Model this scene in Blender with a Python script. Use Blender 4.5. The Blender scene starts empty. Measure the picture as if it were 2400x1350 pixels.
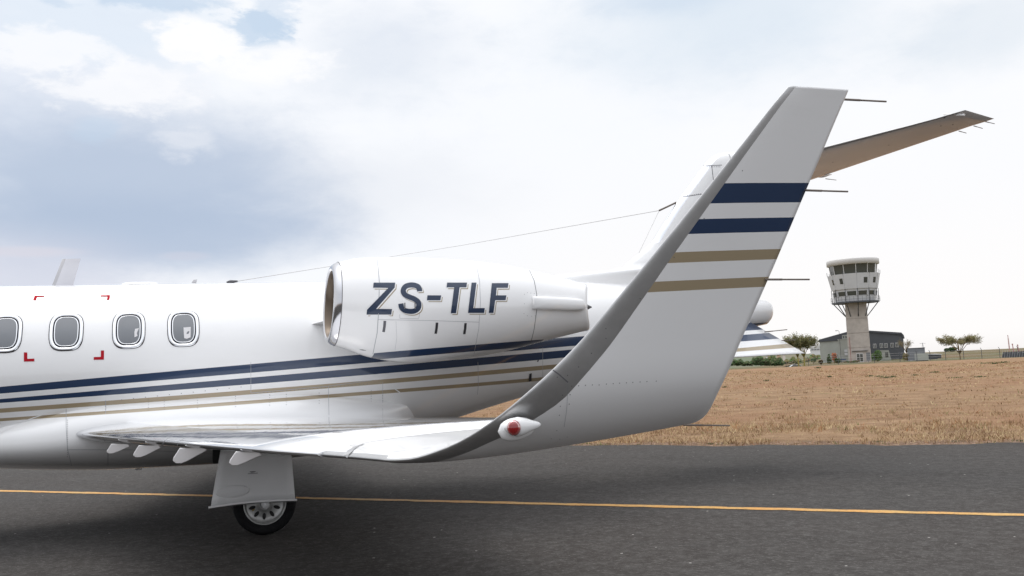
import bpy, bmesh, math, random
import numpy as np
from math import sin, cos, tan, pi, radians, sqrt, atan2, asin
from mathutils import Vector, Matrix
from mathutils.bvhtree import BVHTree
random.seed(7); RNG = np.random.default_rng(7)
scene = bpy.context.scene
# ------------------------------------------------------------------ camera
F = 2214.0; YAW = radians(19.3); PITCH = radians(4.82); ROLL = radians(2.65); H = 1.39
CM = Matrix.Rotation(-YAW, 3, 'Z') @ Matrix.Rotation(pi/2+PITCH, 3, 'X') @ Matrix.Rotation(-ROLL, 3, 'Z')
CAM = Vector((0, 0, H))
cd = bpy.data.cameras.new('camera'); cam = bpy.data.objects.new('camera', cd)
scene.collection.objects.link(cam); scene.camera = cam
cam.matrix_world = Matrix.Translation(CAM) @ CM.to_4x4()
cd.sensor_width = 36; cd.lens = F/2400*36; cd.clip_start = .05; cd.clip_end = 20000
def ray(u, v): return CM @ Vector(((u-1200)/F, -(v-675)/F, -1))
def onY(u, v, Y): d = ray(u, v); return CAM + d*(Y/d.y)
def onZ(u, v, Z=0): d = ray(u, v); return CAM + d*((Z-H)/d.z)
def azel(u, v): d = ray(u, v).normalized(); return atan2(d.x, d.y), asin(d.z)
# ------------------------------------------------------------------ node helper
class S:
    def __init__(s, nt, sock): s.nt, s.k = nt, sock
    def _m(s, op, *o, clamp=False):
        n = s.nt.nodes.new('ShaderNodeMath'); n.operation = op; n.use_clamp = clamp
        for i, x in enumerate((s,)+o):
            if isinstance(x, S): s.nt.links.new(x.k, n.inputs[i])
            else: n.inputs[i].default_value = x
        return S(s.nt, n.outputs[0])
    def __add__(s, o): return s._m('ADD', o)
    def __sub__(s, o): return s._m('SUBTRACT', o)
    def __mul__(s, o): return s._m('MULTIPLY', o)
    def __truediv__(s, o): return s._m('DIVIDE', o)
    def gt(s, o): return s._m('GREATER_THAN', o)
    def lt(s, o): return s._m('LESS_THAN', o)
    def mx(s, o): return s._m('MAXIMUM', o)
    def mn(s, o): return s._m('MINIMUM', o)
    def abs(s): return s._m('ABSOLUTE')
    def pw(s, o): return s._m('POWER', o)
    def clamp(s): return s._m('ADD', 0.0, clamp=True)
    def step(s, a, b):
        n = s.nt.nodes.new('ShaderNodeMapRange'); n.interpolation_type = 'SMOOTHSTEP'
        s.nt.links.new(s.k, n.inputs[0]); n.inputs[1].default_value = a; n.inputs[2].default_value = b
        return S(s.nt, n.outputs[0])
def noise(nt, vec, scale, detail=4, rough=.55, dist=0.0):
    n = nt.nodes.new('ShaderNodeTexNoise'); n.inputs['Scale'].default_value = scale
    n.inputs['Detail'].default_value = detail; n.inputs['Roughness'].default_value = rough
    n.inputs['Distortion'].default_value = dist
    nt.links.new(vec, n.inputs['Vector']); return S(nt, n.outputs['Fac'])
def scaled(nt, vec, sc, rot=0):
    n = nt.nodes.new('ShaderNodeMapping'); n.inputs['Scale'].default_value = sc
    n.inputs['Rotation'].default_value = (0, 0, rot); nt.links.new(vec, n.inputs['Vector']); return n.outputs[0]
def mixc(nt, f, a, b):
    n = nt.nodes.new('ShaderNodeMix'); n.data_type = 'RGBA'
    if isinstance(f, S): nt.links.new(f.k, n.inputs[0])
    else: n.inputs[0].default_value = f
    for x, i in ((a, 6), (b, 7)):
        if isinstance(x, (tuple, list)): n.inputs[i].default_value = (*x[:3], 1)
        else: nt.links.new(x, n.inputs[i])
    return n.outputs[2]
def lin(r, g, b):
    f = lambda c: ((c/255+.055)/1.055)**2.4 if c > 10 else c/255/12.92
    return (f(r), f(g), f(b))
# ------------------------------------------------------------------ world
SUN_EL, SUN_AZ = radians(66), radians(-25)       # azimuth measured from +Y towards +X
w = bpy.data.worlds.new('World'); scene.world = w; w.use_nodes = True
nt = w.node_tree; nt.nodes.clear()
out = nt.nodes.new('ShaderNodeOutputWorld'); bg = nt.nodes.new('ShaderNodeBackground')
bg.inputs[1].default_value = .1; nt.links.new(bg.outputs[0], out.inputs[0])
sky = nt.nodes.new('ShaderNodeTexSky'); sky.sky_type = 'NISHITA'; sky.sun_disc = False
sky.sun_elevation = SUN_EL; sky.sun_rotation = SUN_AZ; sky.air_density = 1.2; sky.dust_density = 2
tc = nt.nodes.new('ShaderNodeTexCoord'); sep = nt.nodes.new('ShaderNodeSeparateXYZ')
nt.links.new(tc.outputs['Generated'], sep.inputs[0])
dx, dy, dz = (S(nt, sep.outputs[i]) for i in range(3))
az = dx._m('ARCTAN2', dy); el = dz.mn(.9999).mx(-.9999)._m('ARCSINE')
gv = scaled(nt, tc.outputs['Generated'], (1, 1, 2.1))
n1 = noise(nt, gv, 3.2, 8, .56, .25); n2 = noise(nt, gv, 9, 7, .6, .3); n3 = noise(nt, gv, 1.3, 3, .5)
n4 = noise(nt, gv, 26, 7, .62, .2)
nn = (n1-.5)*1.3 + (n2-.5)*.8 + (n4-.5)*.35; nf = (n4-.5)*2.6 + (n2-.5)*1.5
def blob(u, v, ru, rv, soft=.5, amt=1.0, nz=1.0, fine=False):
    a0, e0 = azel(u, v)
    q = (((az-a0)/(ru/F)).pw(2) + ((el-e0)/(rv/F)).pw(2))._m('SQRT')
    return ((q*-1 + 1) + (nf if fine else nn)*nz).step(-soft+.15, soft+.15)*amt
L10 = 10.5
def C(r, g, b, k=1.0): return tuple(L10*k*x for x in lin(r, g, b))
col = mixc(nt, n3.step(.35, .65)*.5, C(250, 250, 252), C(238, 243, 250))
for args, c in [((-900, 300, 900, 700, .5, .6, .8), C(216, 225, 239)),
                ((30, 200, 330, 200, .6, .75), C(226, 232, 243)),
                ((200, 50, 420, 90, .45, .8, 1.2), C(222, 232, 244)),
                ((880, 120, 230, 130, .6, .6, 1.2), C(216, 224, 236)),
                ((1720, 30, 420, 150, .7, .75), C(214, 226, 238)),
                ((2330, 60, 200, 90, .6, .6), C(216, 226, 236)),
                ((900, 450, 330, 110, .6, .5, .9), C(224, 228, 236)),
                ((260, 440, 450, 180, .6, .85, .75), C(177, 192, 214)),
                ((330, 545, 480, 95, .45, .85, .45), C(177, 192, 214)),
                ((40, 640, 260, 90, .6, .8, .5), C(208, 212, 226)),
                ((60, 590, 120, 14, .4, .6, .4), C(216, 214, 224)),
                ((430, 600, 60, 12, .4, .5, .6), C(205, 208, 222))]:
    col = mixc(nt, blob(*args), col, c)
clear = mixc(nt, .75, sky.outputs[0], C(203, 222, 241))
for a in [(575, 80, 120, 52, .32, .8, 1.15, True), (640, 40, 60, 60, .3, .5, .9, True), (360, -2, 190, 20, .4, .7, 1.1, True), (130, 4, 60, 14, .3, .5, .8, True), (235, 300, 60, 30, .4, .35, 1., True), (1560, -20, 200, 60, .5, .4, 1.)]:
    col = mixc(nt, blob(*a), col, clear)
# crisp cumulus heads in front of the blue
for a in [(470, 95, 120, 55, .18, .95, .55, True), (120, 110, 150, 60, .3, .7, .8, True), (300, 210, 170, 60, .35, .75, .8, True), (640, 150, 160, 50, .3, .8, .8, True), (430, 330, 70, 40, .5, .35, 1., True)]:
    col = mixc(nt, blob(*a), col, C(251, 251, 253))
col = mixc(nt, (n4.step(.45, .62)*n2.step(.4, .6))*((el*-1).step(-.5, -.16)*-1+1)*.18, col, C(206, 216, 232))
col = mixc(nt, (el*-1).step(-.28, .02)*((az-.0).step(.15, .45)), col, C(250, 248, 247))
col = mixc(nt, (el*-1).step(-.02, .03), col, C(236, 232, 230))
bh = dy.step(-.1, -.9)*.0 + (dy*-1).step(.0, .8)*.35      # the half of the sky behind the viewer is duller cloud
col = mixc(nt, bh, col, C(226, 233, 246))
zen = (el.step(.35, 1.25)*1.1 + 1)*((dy*-1).step(.0, .7)*.02+1)   # an overcast sky is brightest overhead
vm = nt.nodes.new('ShaderNodeVectorMath'); vm.operation = 'SCALE'; nt.links.new(col, vm.inputs[0]); nt.links.new(zen.k, vm.inputs['Scale'])
nt.links.new(vm.outputs[0], bg.inputs[0])
scene.cycles.caustics_reflective = False; scene.cycles.caustics_refractive = False
sd = bpy.data.lights.new('sun', 'SUN'); sd.energy = .9; sd.angle = radians(26); sd.color = (1, .96, .9)
sun = bpy.data.objects.new('sun', sd); scene.collection.objects.link(sun)
sv = Vector((sin(SUN_AZ)*cos(SUN_EL), cos(SUN_AZ)*cos(SUN_EL), sin(SUN_EL)))
sun.rotation_euler = (sv).to_track_quat('Z', 'Y').to_euler(); sun.location = (0, 20, 60)
vs = scene.view_settings; vs.view_transform = 'Standard'; vs.look = 'None'; vs.exposure = .0; vs.gamma = 1
# ------------------------------------------------------------------ materials
def mat(name, color, rough=.5, metal=0.0, coat=0.0, spec=.5, fn=None, **kw):
    m = bpy.data.materials.new(name); m.use_nodes = True; nt = m.node_tree
    p = nt.nodes['Principled BSDF']; p.inputs['Base Color'].default_value = (*color, 1)
    p.inputs['Roughness'].default_value = rough; p.inputs['Metallic'].default_value = metal
    p.inputs['Coat Weight'].default_value = coat; p.inputs['Coat Roughness'].default_value = .02
    p.inputs['Specular IOR Level'].default_value = spec
    for k, v in kw.items(): p.inputs[k.replace('_', ' ')].default_value = v
    tc = nt.nodes.new('ShaderNodeTexCoord')
    if fn: fn(nt, p, tc.outputs['Object'])
    return m
def bump(nt, p, h, strength=.3, dist=.01, coat=False):
    b = nt.nodes.new('ShaderNodeBump'); b.inputs['Strength'].default_value = strength
    b.inputs['Distance'].default_value = dist; nt.links.new(h.k, b.inputs['Height'])
    nt.links.new(b.outputs[0], p.inputs['Normal'])
    if coat: nt.links.new(b.outputs[0], p.inputs['Coat Normal'])
def speckled(amt=.12, scale=3.0, bscale=0, bs=.2, bd=.01, sc=(1, 1, 1)):
    def fn(nt, p, o):
        o2 = scaled(nt, o, sc); c = p.inputs['Base Color'].default_value[:3]
        n = noise(nt, o2, scale, 6, .6)
        nt.links.new(mixc(nt, n.step(.3, .7), tuple(x*(1-amt) for x in c), tuple(min(1, x*(1+amt)) for x in c)), p.inputs['Base Color'])
        if bscale: bump(nt, p, noise(nt, o2, bscale, 4), bs, bd)
    return fn
NAVY = (.008, .029, .082); TAN = (.33, .265, .17); WHITE = (.80, .80, .80)
def ripple(nt, p, o, s=.05):
    bump(nt, p, noise(nt, scaled(nt, o, (1, 1, 1)), 2.2, 3, .5) + noise(nt, o, 9, 2)*.25, s, .02, True)
def striped(edges, slopef):
    def fn(nt, p, o):
        sp = nt.nodes.new('ShaderNodeSeparateXYZ'); nt.links.new(o, sp.inputs[0])
        x, z = S(nt, sp.outputs[0]), S(nt, sp.outputs[2])
        q = [z - slopef(x, i) for i in range(len(edges))]
        def band(a, b): return q[a].lt(edges[a])*q[b].gt(edges[b])
        c = mixc(nt, band(0, 1)._m('ADD', band(2, 3)), WHITE, NAVY)
        c = mixc(nt, band(4, 5)._m('ADD', band(6, 7)), c, TAN)
        dirt = noise(nt, scaled(nt, o, (1, 3, 3)), 2, 6, .65)
        dk = nt.nodes.new('ShaderNodeMix'); dk.data_type = 'RGBA'; dk.blend_type = 'MULTIPLY'
        nt.links.new((dirt.step(.45, .8)*.12).k, dk.inputs[0]); nt.links.new(c, dk.inputs[6]); dk.inputs[7].default_value = (.7, .69, .66, 1)
        nt.links.new(dk.outputs[2], p.inputs['Base Color']); ripple(nt, p, o)
    return fn
# winglet stripe edges (height at X = 2.1, gently rising aft)
M_wlt = mat('winglet_paint', WHITE, .35, coat=.6, fn=striped([2.067, 1.992, 1.934, 1.879, 1.812, 1.772, 1.704, 1.665], lambda x, i: (x-2.1)*.027))
M_white = mat('white_paint', WHITE, .3, coat=1.0, fn=ripple)
M_wing = mat('wing_paint', (.84, .84, .85), .08, .12, coat=1.0, spec=.9, fn=lambda nt, p, o: ripple(nt, p, scaled(nt, o, (1.3, .6, 1)), .06))
M_dull = mat('satin_white_paint', (.72, .72, .72), .45, coat=.1, fn=speckled(.05, 2))
M_chrome = mat('polished_metal', (.70, .71, .73), .08, 1.0, fn=lambda nt, p, o: ripple(nt, p, o, .12))
M_vort = mat('vortilon_metal', (.86, .84, .84), .28, .75)
M_bare = mat('brushed_metal', (.46, .46, .46), .36, .85, fn=lambda nt, p, o: (speckled(.05, 14, 60, .06, .002, (1, 3, 1))(nt, p, o)))
M_line = mat('panel_gap', (.12, .12, .13), .7)
M_soft = mat('panel_seam', (.36, .37, .39), .6)
M_rivet = mat('rivet', (.16, .16, .17), .6)
M_navy = mat('navy_letter', (.007, .022, .058), .35, coat=.35)
M_tan = mat('tan_letter', TAN, .35, coat=.5)
M_whl = mat('white_letter', WHITE, .3, coat=1.0)
M_red = mat('red_marking', (.40, .015, .025), .7, spec=.05)
M_pane = mat('cabin_glass', (.11, .12, .135), .06, spec=.8, coat=.6)
M_seal = mat('rubber_seal', (.015, .015, .02), .8, spec=.05)
M_daylight = mat('painted_daylight', (.66, .65, .66), .5)
M_tyre = mat('tyre_rubber', (.008, .008, .009), .8, spec=.2, fn=speckled(.3, 30, 60, .2, .002))
M_rim = mat('wheel_alloy', (.42, .42, .41), .38, .6, fn=speckled(.12, 20))
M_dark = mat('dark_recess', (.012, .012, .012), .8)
M_duct = mat('bronze_duct', (.15, .115, .085), .4, .5)
M_fan = mat('fan_metal', (.10, .10, .11), .35, .8)
M_lens = mat('red_lens', (.35, .004, .006), .05, coat=1, Transmission_Weight=.3)
M_wick = mat('static_wick_rod', (.16, .13, .11), .5)
M_wire = mat('antenna_wire', (.5, .49, .49), .4, .3)
M_grey = mat('antenna_grey', (.45, .45, .47), .4)
# ------------------------------------------------------------------ object helpers
COL = scene.collection
def mesh(name, verts, faces, mats, parent=None, smooth=True, fm=None, loc=(0, 0, 0)):
    me = bpy.data.meshes.new(name); me.from_pydata([tuple(v) for v in verts], [], [tuple(f) for f in faces])
    for m in (mats if isinstance(mats, (list, tuple)) else [mats]): me.materials.append(m)
    if fm is not None: me.polygons.foreach_set('material_index', fm)
    me.polygons.foreach_set('use_smooth', [smooth]*len(me.polygons)); me.update()
    o = bpy.data.objects.new(name, me); COL.objects.link(o); o.location = loc
    if parent: o.parent = parent
    return o
def thing(name, label, cat, loc=(0, 0, 0), rz=0, group=None):
    o = bpy.data.objects.new(name, None); COL.objects.link(o); o.location = loc; o.rotation_euler = (0, 0, rz)
    o['label'] = label; o['category'] = cat
    if group: o['group'] = group
    return o
def tag(o, label, cat=None, group=None, kind=None):
    o['label'] = label
    if cat: o['category'] = cat
    if group: o['group'] = group
    if kind: o['kind'] = kind
    return o
def struct(o, label=None):
    o['kind'] = 'structure'
    if label: o['label'] = label
    return o
class B:
    """collects shapes into ONE mesh"""
    def __init__(s): s.v, s.f, s.m = [], [], []
    def add(s, v, f, m=0):
        n = len(s.v); s.v += [tuple(x) for x in v]; s.f += [tuple(i+n for i in q) for q in f]; s.m += [m]*len(f); return s
    def box(s, a, b, m=0, top=None):
        (x0, y0, z0), (x1, y1, z1) = a, b
        v = [(x0, y0, z0), (x1, y0, z0), (x1, y1, z0), (x0, y1, z0), (x0, y0, z1), (x1, y0, z1), (x1, y1, z1), (x0, y1, z1)]
        return s.add(v, [(0, 3, 2, 1), (4, 5, 6, 7), (0, 1, 5, 4), (1, 2, 6, 5), (2, 3, 7, 6), (3, 0, 4, 7)], m)
    def tube(s, pts, r, n=8, m=0, cap=True):
        pts = [Vector(p) for p in pts]; r = r if isinstance(r, (list, tuple)) else [r]*len(pts); v = []; f = []
        for i, p in enumerate(pts):
            t = (pts[min(i+1, len(pts)-1)]-pts[max(i-1, 0)]).normalized()
            a = t.cross(Vector((0, 0, 1)) if abs(t.z) < .9 else Vector((1, 0, 0))).normalized(); b = t.cross(a)
            v += [p+(a*cos(k*2*pi/n)+b*sin(k*2*pi/n))*r[i] for k in range(n)]
        for i in range(len(pts)-1):
            for k in range(n): f.append((i*n+k, i*n+(k+1) % n, (i+1)*n+(k+1) % n, (i+1)*n+k))
        if cap: f += [tuple(range(n))[::-1], tuple((len(pts)-1)*n+k for k in range(n))]
        return s.add(v, f, m)
    def prism(s, poly, y0, y1, m=0):       # poly in (x,z), extruded along y
        n = len(poly); v = [(x, y0, z) for x, z in poly]+[(x, y1, z) for x, z in poly]
        return s.add(v, [tuple(range(n)), tuple(range(n, 2*n))[::-1]]+[(i, i+n, (i+1) % n+n, (i+1) % n) for i in range(n)], m)
    def build(s, name, mats, parent=None, smooth=False, loc=(0, 0, 0)):
        return mesh(name, s.v, s.f, mats, parent, smooth, s.m, loc)
def rings(rs, closed=True, cap0=True, cap1=True):
    v = [p for r in rs for p in r]; n = len(rs[0]); f = []
    for i in range(len(rs)-1):
        for k in range(n if closed else n-1): f.append((i*n+k, i*n+(k+1) % n, (i+1)*n+(k+1) % n, (i+1)*n+k))
    if cap0: f.append(tuple(range(n))[::-1])
    if cap1: f.append(tuple((len(rs)-1)*n+k for k in range(n)))
    return v, f
def interp(tab, x, k): return float(np.interp(x, [t[0] for t in tab], [t[k] for t in tab]))
def spl(tab, xs):
    """smooth (Catmull) interpolation of table rows"""
    T = np.array(tab, float); X = T[:, 0]; g = np.gradient(T, X, axis=0); o = []
    for x in xs:
        i = int(np.clip(np.searchsorted(X, x)-1, 0, len(X)-2)); h = X[i+1]-X[i]; t = (x-X[i])/h
        o.append((2*t**3-3*t*t+1)*T[i]+(t**3-2*t*t+t)*h*g[i]+(-2*t**3+3*t*t)*T[i+1]+(t**3-t*t)*h*g[i+1])
    return o
# ------------------------------------------------------------------ ground
def smooth(a, b, x): t = np.clip((x-a)/(b-a), 0, 1); return t*t*(3-2*t)
def T(x, y):
    """terrain height"""
    d = np.hypot(x, y); a = np.arctan2(x, y)
    z = -1.5*smooth(95, 260, d) + 1.0*smooth(270, 440, d) - 70*smooth(460, 4200, d)
    left = 1-smooth(radians(33), radians(37.5), a)
    return z - left*(smooth(130, 330, d)*5)
def terrain():
    A = np.radians(np.concatenate([np.arange(-180, -20, 10), np.arange(-20, 70, 1.0), np.arange(70, 181, 10)]))
    R = np.concatenate([[0.01], np.arange(10, 100, 10), np.arange(100, 500, 12), np.geomspace(520, 9000, 22)])
    v = [(r*sin(a), r*cos(a), float(T(r*sin(a), r*cos(a)))) for r in R for a in A[:-1]]
    n = len(A)-1; f = [(i*n+k, i*n+(k+1) % n, (i+1)*n+(k+1) % n, (i+1)*n+k) for i in range(len(R)-1) for k in range(n)]
    return v, [q[::-1] for q in f]
# taxiway frame: direction of the painted line and edge
L1, L2 = onZ(0, 1152), onZ(2400, 1210); E1, E2 = onZ(1360, 1047), onZ(2400, 1040)
td = (L2-L1); td.z = 0; td.normalize(); tn = Vector((-td.y, td.x, 0));
if tn.y < 0: tn = -tn
dl = (onZ(1200, 1182)).dot(tn); de = ((E1+E2)*.5).dot(tn)
def grassmat(nt, p, o):
    n = noise(nt, o, .12, 5, .6); n2 = noise(nt, scaled(nt, o, (1, 1, 1)), 1.1, 6, .65); n3 = noise(nt, o, 14, 4, .7)
    c = mixc(nt, n2.step(.3, .7), lin(138, 112, 87), lin(168, 139, 109))
    c = mixc(nt, n.step(.42, .62)*.55, c, lin(150, 113, 87))
    c = mixc(nt, n3.step(.5, .75)*.5, c, lin(112, 88, 66))
    sp = nt.nodes.new('ShaderNodeSeparateXYZ'); nt.links.new(o, sp.inputs[0])
    d = (S(nt, sp.outputs[0]).pw(2)+S(nt, sp.outputs[1]).pw(2))._m('SQRT') + (n-.5)*26
    rel_ = noise(nt, scaled(nt, o, (.5, 1.6, 1), -.3), .55, 6, .7); c = mixc(nt, rel_.step(.52, .68)*.5, c, lin(116, 92, 72)); c = mixc(nt, (rel_*-1).step(-.42, -.3)*.45, c, lin(186, 156, 126))
    g = noise(nt, o, .35, 5, .7)
    c = mixc(nt, g.step(.63, .7)*.5, c, lin(104, 112, 66))
    vb = nt.nodes.new('ShaderNodeTexVoronoi'); vb.inputs['Scale'].default_value = 9; nt.links.new(o, vb.inputs['Vector'])
    e_ = (S(nt, sp.outputs[0])*tn.x + S(nt, sp.outputs[1])*tn.y - de) + (n2-.5)*.9
    gr = mixc(nt, S(nt, vb.outputs['Distance']).step(.1, .5), lin(178, 152, 134), lin(120, 98, 84))
    c = mixc(nt, e_.step(.9, .4)*.8, c, gr)
    far = mixc(nt, noise(nt, o, .03, 6, .7).step(.35, .65), lin(120, 100, 78), lin(98, 100, 74))
    c = mixc(nt, d.step(118, 126), c, far)
    nt.links.new(c, p.inputs['Base Color']); bump(nt, p, n2 + n3*.6 + rel_*2, .9, .16)
M_field = mat('dry_field', lin(180, 140, 104), .95, spec=.1, fn=grassmat)
v, f = terrain(); struct(mesh('ground', v, f, M_field), 'dry brown grass field behind the taxiway')
def TX(t, d, z=0): q = td*t + tn*d; return (q.x, q.y, z)
def asph(nt, p, o):
    r = atan2(td.y, td.x); o2 = scaled(nt, o, (1, 1, 1), -r)
    st = scaled(nt, o2, (.35, 2.2, 1)); n = noise(nt, st, 1.2, 8, .68, .4); m = noise(nt, scaled(nt, o2, (.6, 1, 1)), 42, 4, .85); b = noise(nt, o, .16, 4, .6)
    st2 = noise(nt, scaled(nt, o2, (.6, 9, 1)), 2.2, 6, .7, .6)
    g1 = noise(nt, o, 9, 5, .7); g2 = noise(nt, scaled(nt, o2, (.5, 1, 1)), 55, 3, .8); big = noise(nt, o, .5, 5, .65)
    c = mixc(nt, n.step(.3, .7)*.6, (.045, .042, .040), (.070, .066, .063))
    c = mixc(nt, big.step(.4, .66)*.45, c, (.046, .042, .039)); c = mixc(nt, b.step(.35, .65)*.7, c, (.045, .038, .034))
    c = mixc(nt, st2.step(.54, .75)*.35, c, (.046, .043, .042)); c = mixc(nt, g1.step(.40, .70)*.5, c, (.094, .090, .085))
    c = mixc(nt, m.step(.53, .68)*.7, c, (.165, .16, .152)); c = mixc(nt, (m*-1).step(-.44, -.32)*.65, c, (.022, .021, .021))
    c = mixc(nt, g2.step(.58, .7)*.5, c, (.20, .19, .18))
    wv = nt.nodes.new('ShaderNodeTexVoronoi'); wv.feature = 'DISTANCE_TO_EDGE'; wv.inputs['Scale'].default_value = .22
    ds = nt.nodes.new('ShaderNodeVectorMath'); ds.operation = 'ADD'; sc_ = nt.nodes.new('ShaderNodeCombineXYZ'); nt.links.new((n*1.6).k, sc_.inputs[0]); nt.links.new((g1*.5).k, sc_.inputs[1])
    nt.links.new(o, ds.inputs[0]); nt.links.new(sc_.outputs[0], ds.inputs[1]); nt.links.new(ds.outputs[0], wv.inputs['Vector'])
    c = mixc(nt, S(nt, wv.outputs['Distance']).lt(.0032)*big.step(.48, .6)*.6, c, (.03, .029, .028))
    vo = nt.nodes.new('ShaderNodeTexVoronoi'); vo.inputs['Scale'].default_value = 3.2; nt.links.new(o, vo.inputs['Vector'])
    c = mixc(nt, S(nt, vo.outputs[0]).lt(.035)*.7, c, (.5, .48, .45))
    nt.links.new(c, p.inputs['Base Color']); bump(nt, p, m + n*.5, .55, .006)
M_asph = mat('asphalt', (.08, .08, .08), .92, spec=.12, fn=asph)
ts = np.arange(-60, 75, .12); rag = np.interp(ts, ts[::3], RNG.normal(0, .08, len(ts[::3]))) + .12*np.sin(ts*.7) + .08*np.sin(ts*2.3+1)
vv = [TX(t, -40, .012) for t in ts]+[TX(t, de+r, .012) for t, r in zip(ts, rag)]; n = len(ts)
struct(mesh('taxiway', vv, [(i+1, i, i+n, i+n+1)[::-1] for i in range(n-1)], M_asph), 'dark grey asphalt taxiway')
def ylw(nt, p, o):
    a = noise(nt, o, 34, 5, .8); b = noise(nt, o, 2.5, 4)
    c = mixc(nt, b.step(.3, .7), (.58, .28, .06), (.52, .31, .09)); c = mixc(nt, a.step(.50, .64)*.8, c, (.16, .11, .06))
    nt.links.new(c, p.inputs['Base Color'])
M_yel = mat('yellow_road_paint', (.7, .33, .06), .7, fn=ylw)
rg = lambda: RNG.normal(0, .009, len(ts))
vv = [TX(t, dl-.062+r, .016) for t, r in zip(ts, rg())]+[TX(t, dl+.062+r, .016) for t, r in zip(ts, rg())]
struct(mesh('taxiway_line', vv, [(i+1, i, i+n, i+n+1)[::-1] for i in range(n-1)], M_yel), 'yellow painted taxi guide line')
# ------------------------------------------------------------------ dry grass (stuff)
def grass(name, N, dens, hfun, wid, mats, label, pick=None, tr=(-22, 46)):
    vs, fs, ms = [], [], []; k = 0
    for _ in range(N):
        t = RNG.uniform(*tr); d = dens(); x, y, _z = TX(t, de+d); 
        if y < 1: continue
        a = atan2(x, y)
        if a < radians(4) or a > radians(52): continue
        if sin(t*.8+d*.5)*sin(d*1.1-t*.35+2)+sin(t*2.1)*.4 > .45 and RNG.random() < .8: continue
        z = float(T(x, y)); h = hfun(t, d); mi = pick(t, d) if pick else 0
        for _b in range(4):
            an = RNG.uniform(0, 2*pi); ww = wid*RNG.uniform(.6, 1.4)*(1+d*.03); ox, oy = RNG.normal(0, .05*(1+d*.03), 2)
            lx, ly = RNG.normal(0, h*.55, 2); hh = h*RNG.uniform(.5, 1.1)
            vs += [(x+ox-ww*cos(an), y+oy-ww*sin(an), z-.01), (x+ox+ww*cos(an), y+oy+ww*sin(an), z-.01), (x+ox+lx, y+oy+ly, z+hh)]
            fs.append((k, k+1, k+2)); ms.append(mi); k += 3
    o = mesh(name, vs, fs, mats, None, False, ms); tag(o, label, kind='stuff', cat='grass'); return o
M_g = [mat('straw_%s' % s, lin(*c), .9, spec=.1) for s, c in (('pale', (188, 166, 130)), ('brown', (158, 130, 98)), ('rust', (168, 124, 88)), ('dark', (128, 102, 76)), ('green', (104, 118, 66)))]
clump = lambda t, d: sin(t*1.3+d*2)+sin(t*.47-d*.9+2)+sin(t*3.1+d)
def pk(t, d):
    r = RNG.random()
    if sin(t*.9+4)*sin(t*.33+1) > .72 and d < .5: return 4 if r < .6 else 3
    if 2.2 < d < 4.2 and clump(t, d) > .4: return 2 if r < .35 else 0
    if 1.0 < d < 2.2: return 0 if r < .6 else 3
    return int(np.searchsorted([.36, .74, .80, .97], r)) if r < .995 else 4
grass('dry_grass', 42000, lambda: RNG.gamma(1.25, 3.2)-.05,
      lambda t, d: (.025+.055*RNG.random())*(1.7 if 2.4 < d < 4.4 else 1)*(1+.35*clump(t, d)*.5)*(1 if d > .4 else .8)*(1+.9*(sin(t*2.3)*sin(t*.61+1) > .55)*(d < .5)), .006, M_g, 'short dry straw grass along the taxiway edge', pk)
grass('field_grass', 26000, lambda: RNG.uniform(8, 75), lambda t, d: .03+.06*RNG.random()*(1+max(0, clump(t, d))*.5), .012, M_g,
      'clumpy dry brown grass further out on the field', lambda t, d: int(np.searchsorted([.46, .90, .94, .992], RNG.random())), tr=(-60, 90))
# ================================================================== THE JET
D = 10.3
jet = thing('business_jet', 'white twin-engine business jet with navy and tan stripes parked on the taxiway', 'jet', (0, D, 0))
def rel(p): return Vector((p[0], p[1]-D, p[2]))
def P(u, v, Y): return rel(onY(u, v, Y))
# fuselage ----------------------------------------------------------
FUS = [(-8.92, 1.28, .02, 1.30, 1.26), (-8.8, 1.3, .13, 1.43, 1.16), (-8.4, 1.32, .30, 1.62, 1.0), (-7.8, 1.36, .46, 1.80, .86), (-7.2, 1.42, .60, 1.95, .76),
       (-6.6, 1.48, .72, 2.18, .70), (-6.0, 1.52, .82, 2.36, .67), (-5.2, 1.535, .872, 2.408, .66), (-4, 1.535, .875, 2.41, .66), (-1, 1.535, .875, 2.41, .66), (1.2, 1.535, .875, 2.41, .66),
       (2.0, 1.535, .87, 2.41, .70), (2.6, 1.56, .85, 2.41, .80), (3.2, 1.62, .79, 2.405, .945), (4.0, 1.69, .66, 2.39, 1.125), (5.0, 1.79, .47, 2.34, 1.35), (6.0, 1.90, .29, 2.235, 1.575),
       (6.7, 1.95, .20, 2.12, 1.745), (6.90, 1.96, .17, 2.105, 1.775), (7.0, 1.965, .15, 2.098, 1.79), (7.045, 1.97, .12, 2.075, 1.83), (7.064, 1.97, .07, 2.03, 1.90), (7.068, 1.97, .01, 1.975, 1.965)]
xs = sorted([r[0] for r in FUS])
xs = xs + [x for x in np.arange(-8.6, 7.0, .2) if min(abs(x-q) for q in xs) > .05]; xs.sort()
NF = 96; rr = []
for x, zc, a, zt, zb in spl(FUS, xs):
    rr.append([(x, a*cos(t), zc+(zt-zc if sin(t) > 0 else zc-zb)*sin(t)) for t in np.linspace(0, 2*pi, NF, endpoint=False)])
FE = None  # stripe edges as polynomials Z(X), fitted to the hull below
fus_v, fus_f = rings(rr)
bvh_f = BVHTree.FromPolygons([Vector(p) for p in fus_v], [q for q in fus_f])
def hitb(b, u, v):
    o = rel(CAM); d = ray(u, v).normalized(); h = b.ray_cast(o, d); return (h[0], h[1]) if h[0] else (None, None)
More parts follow.
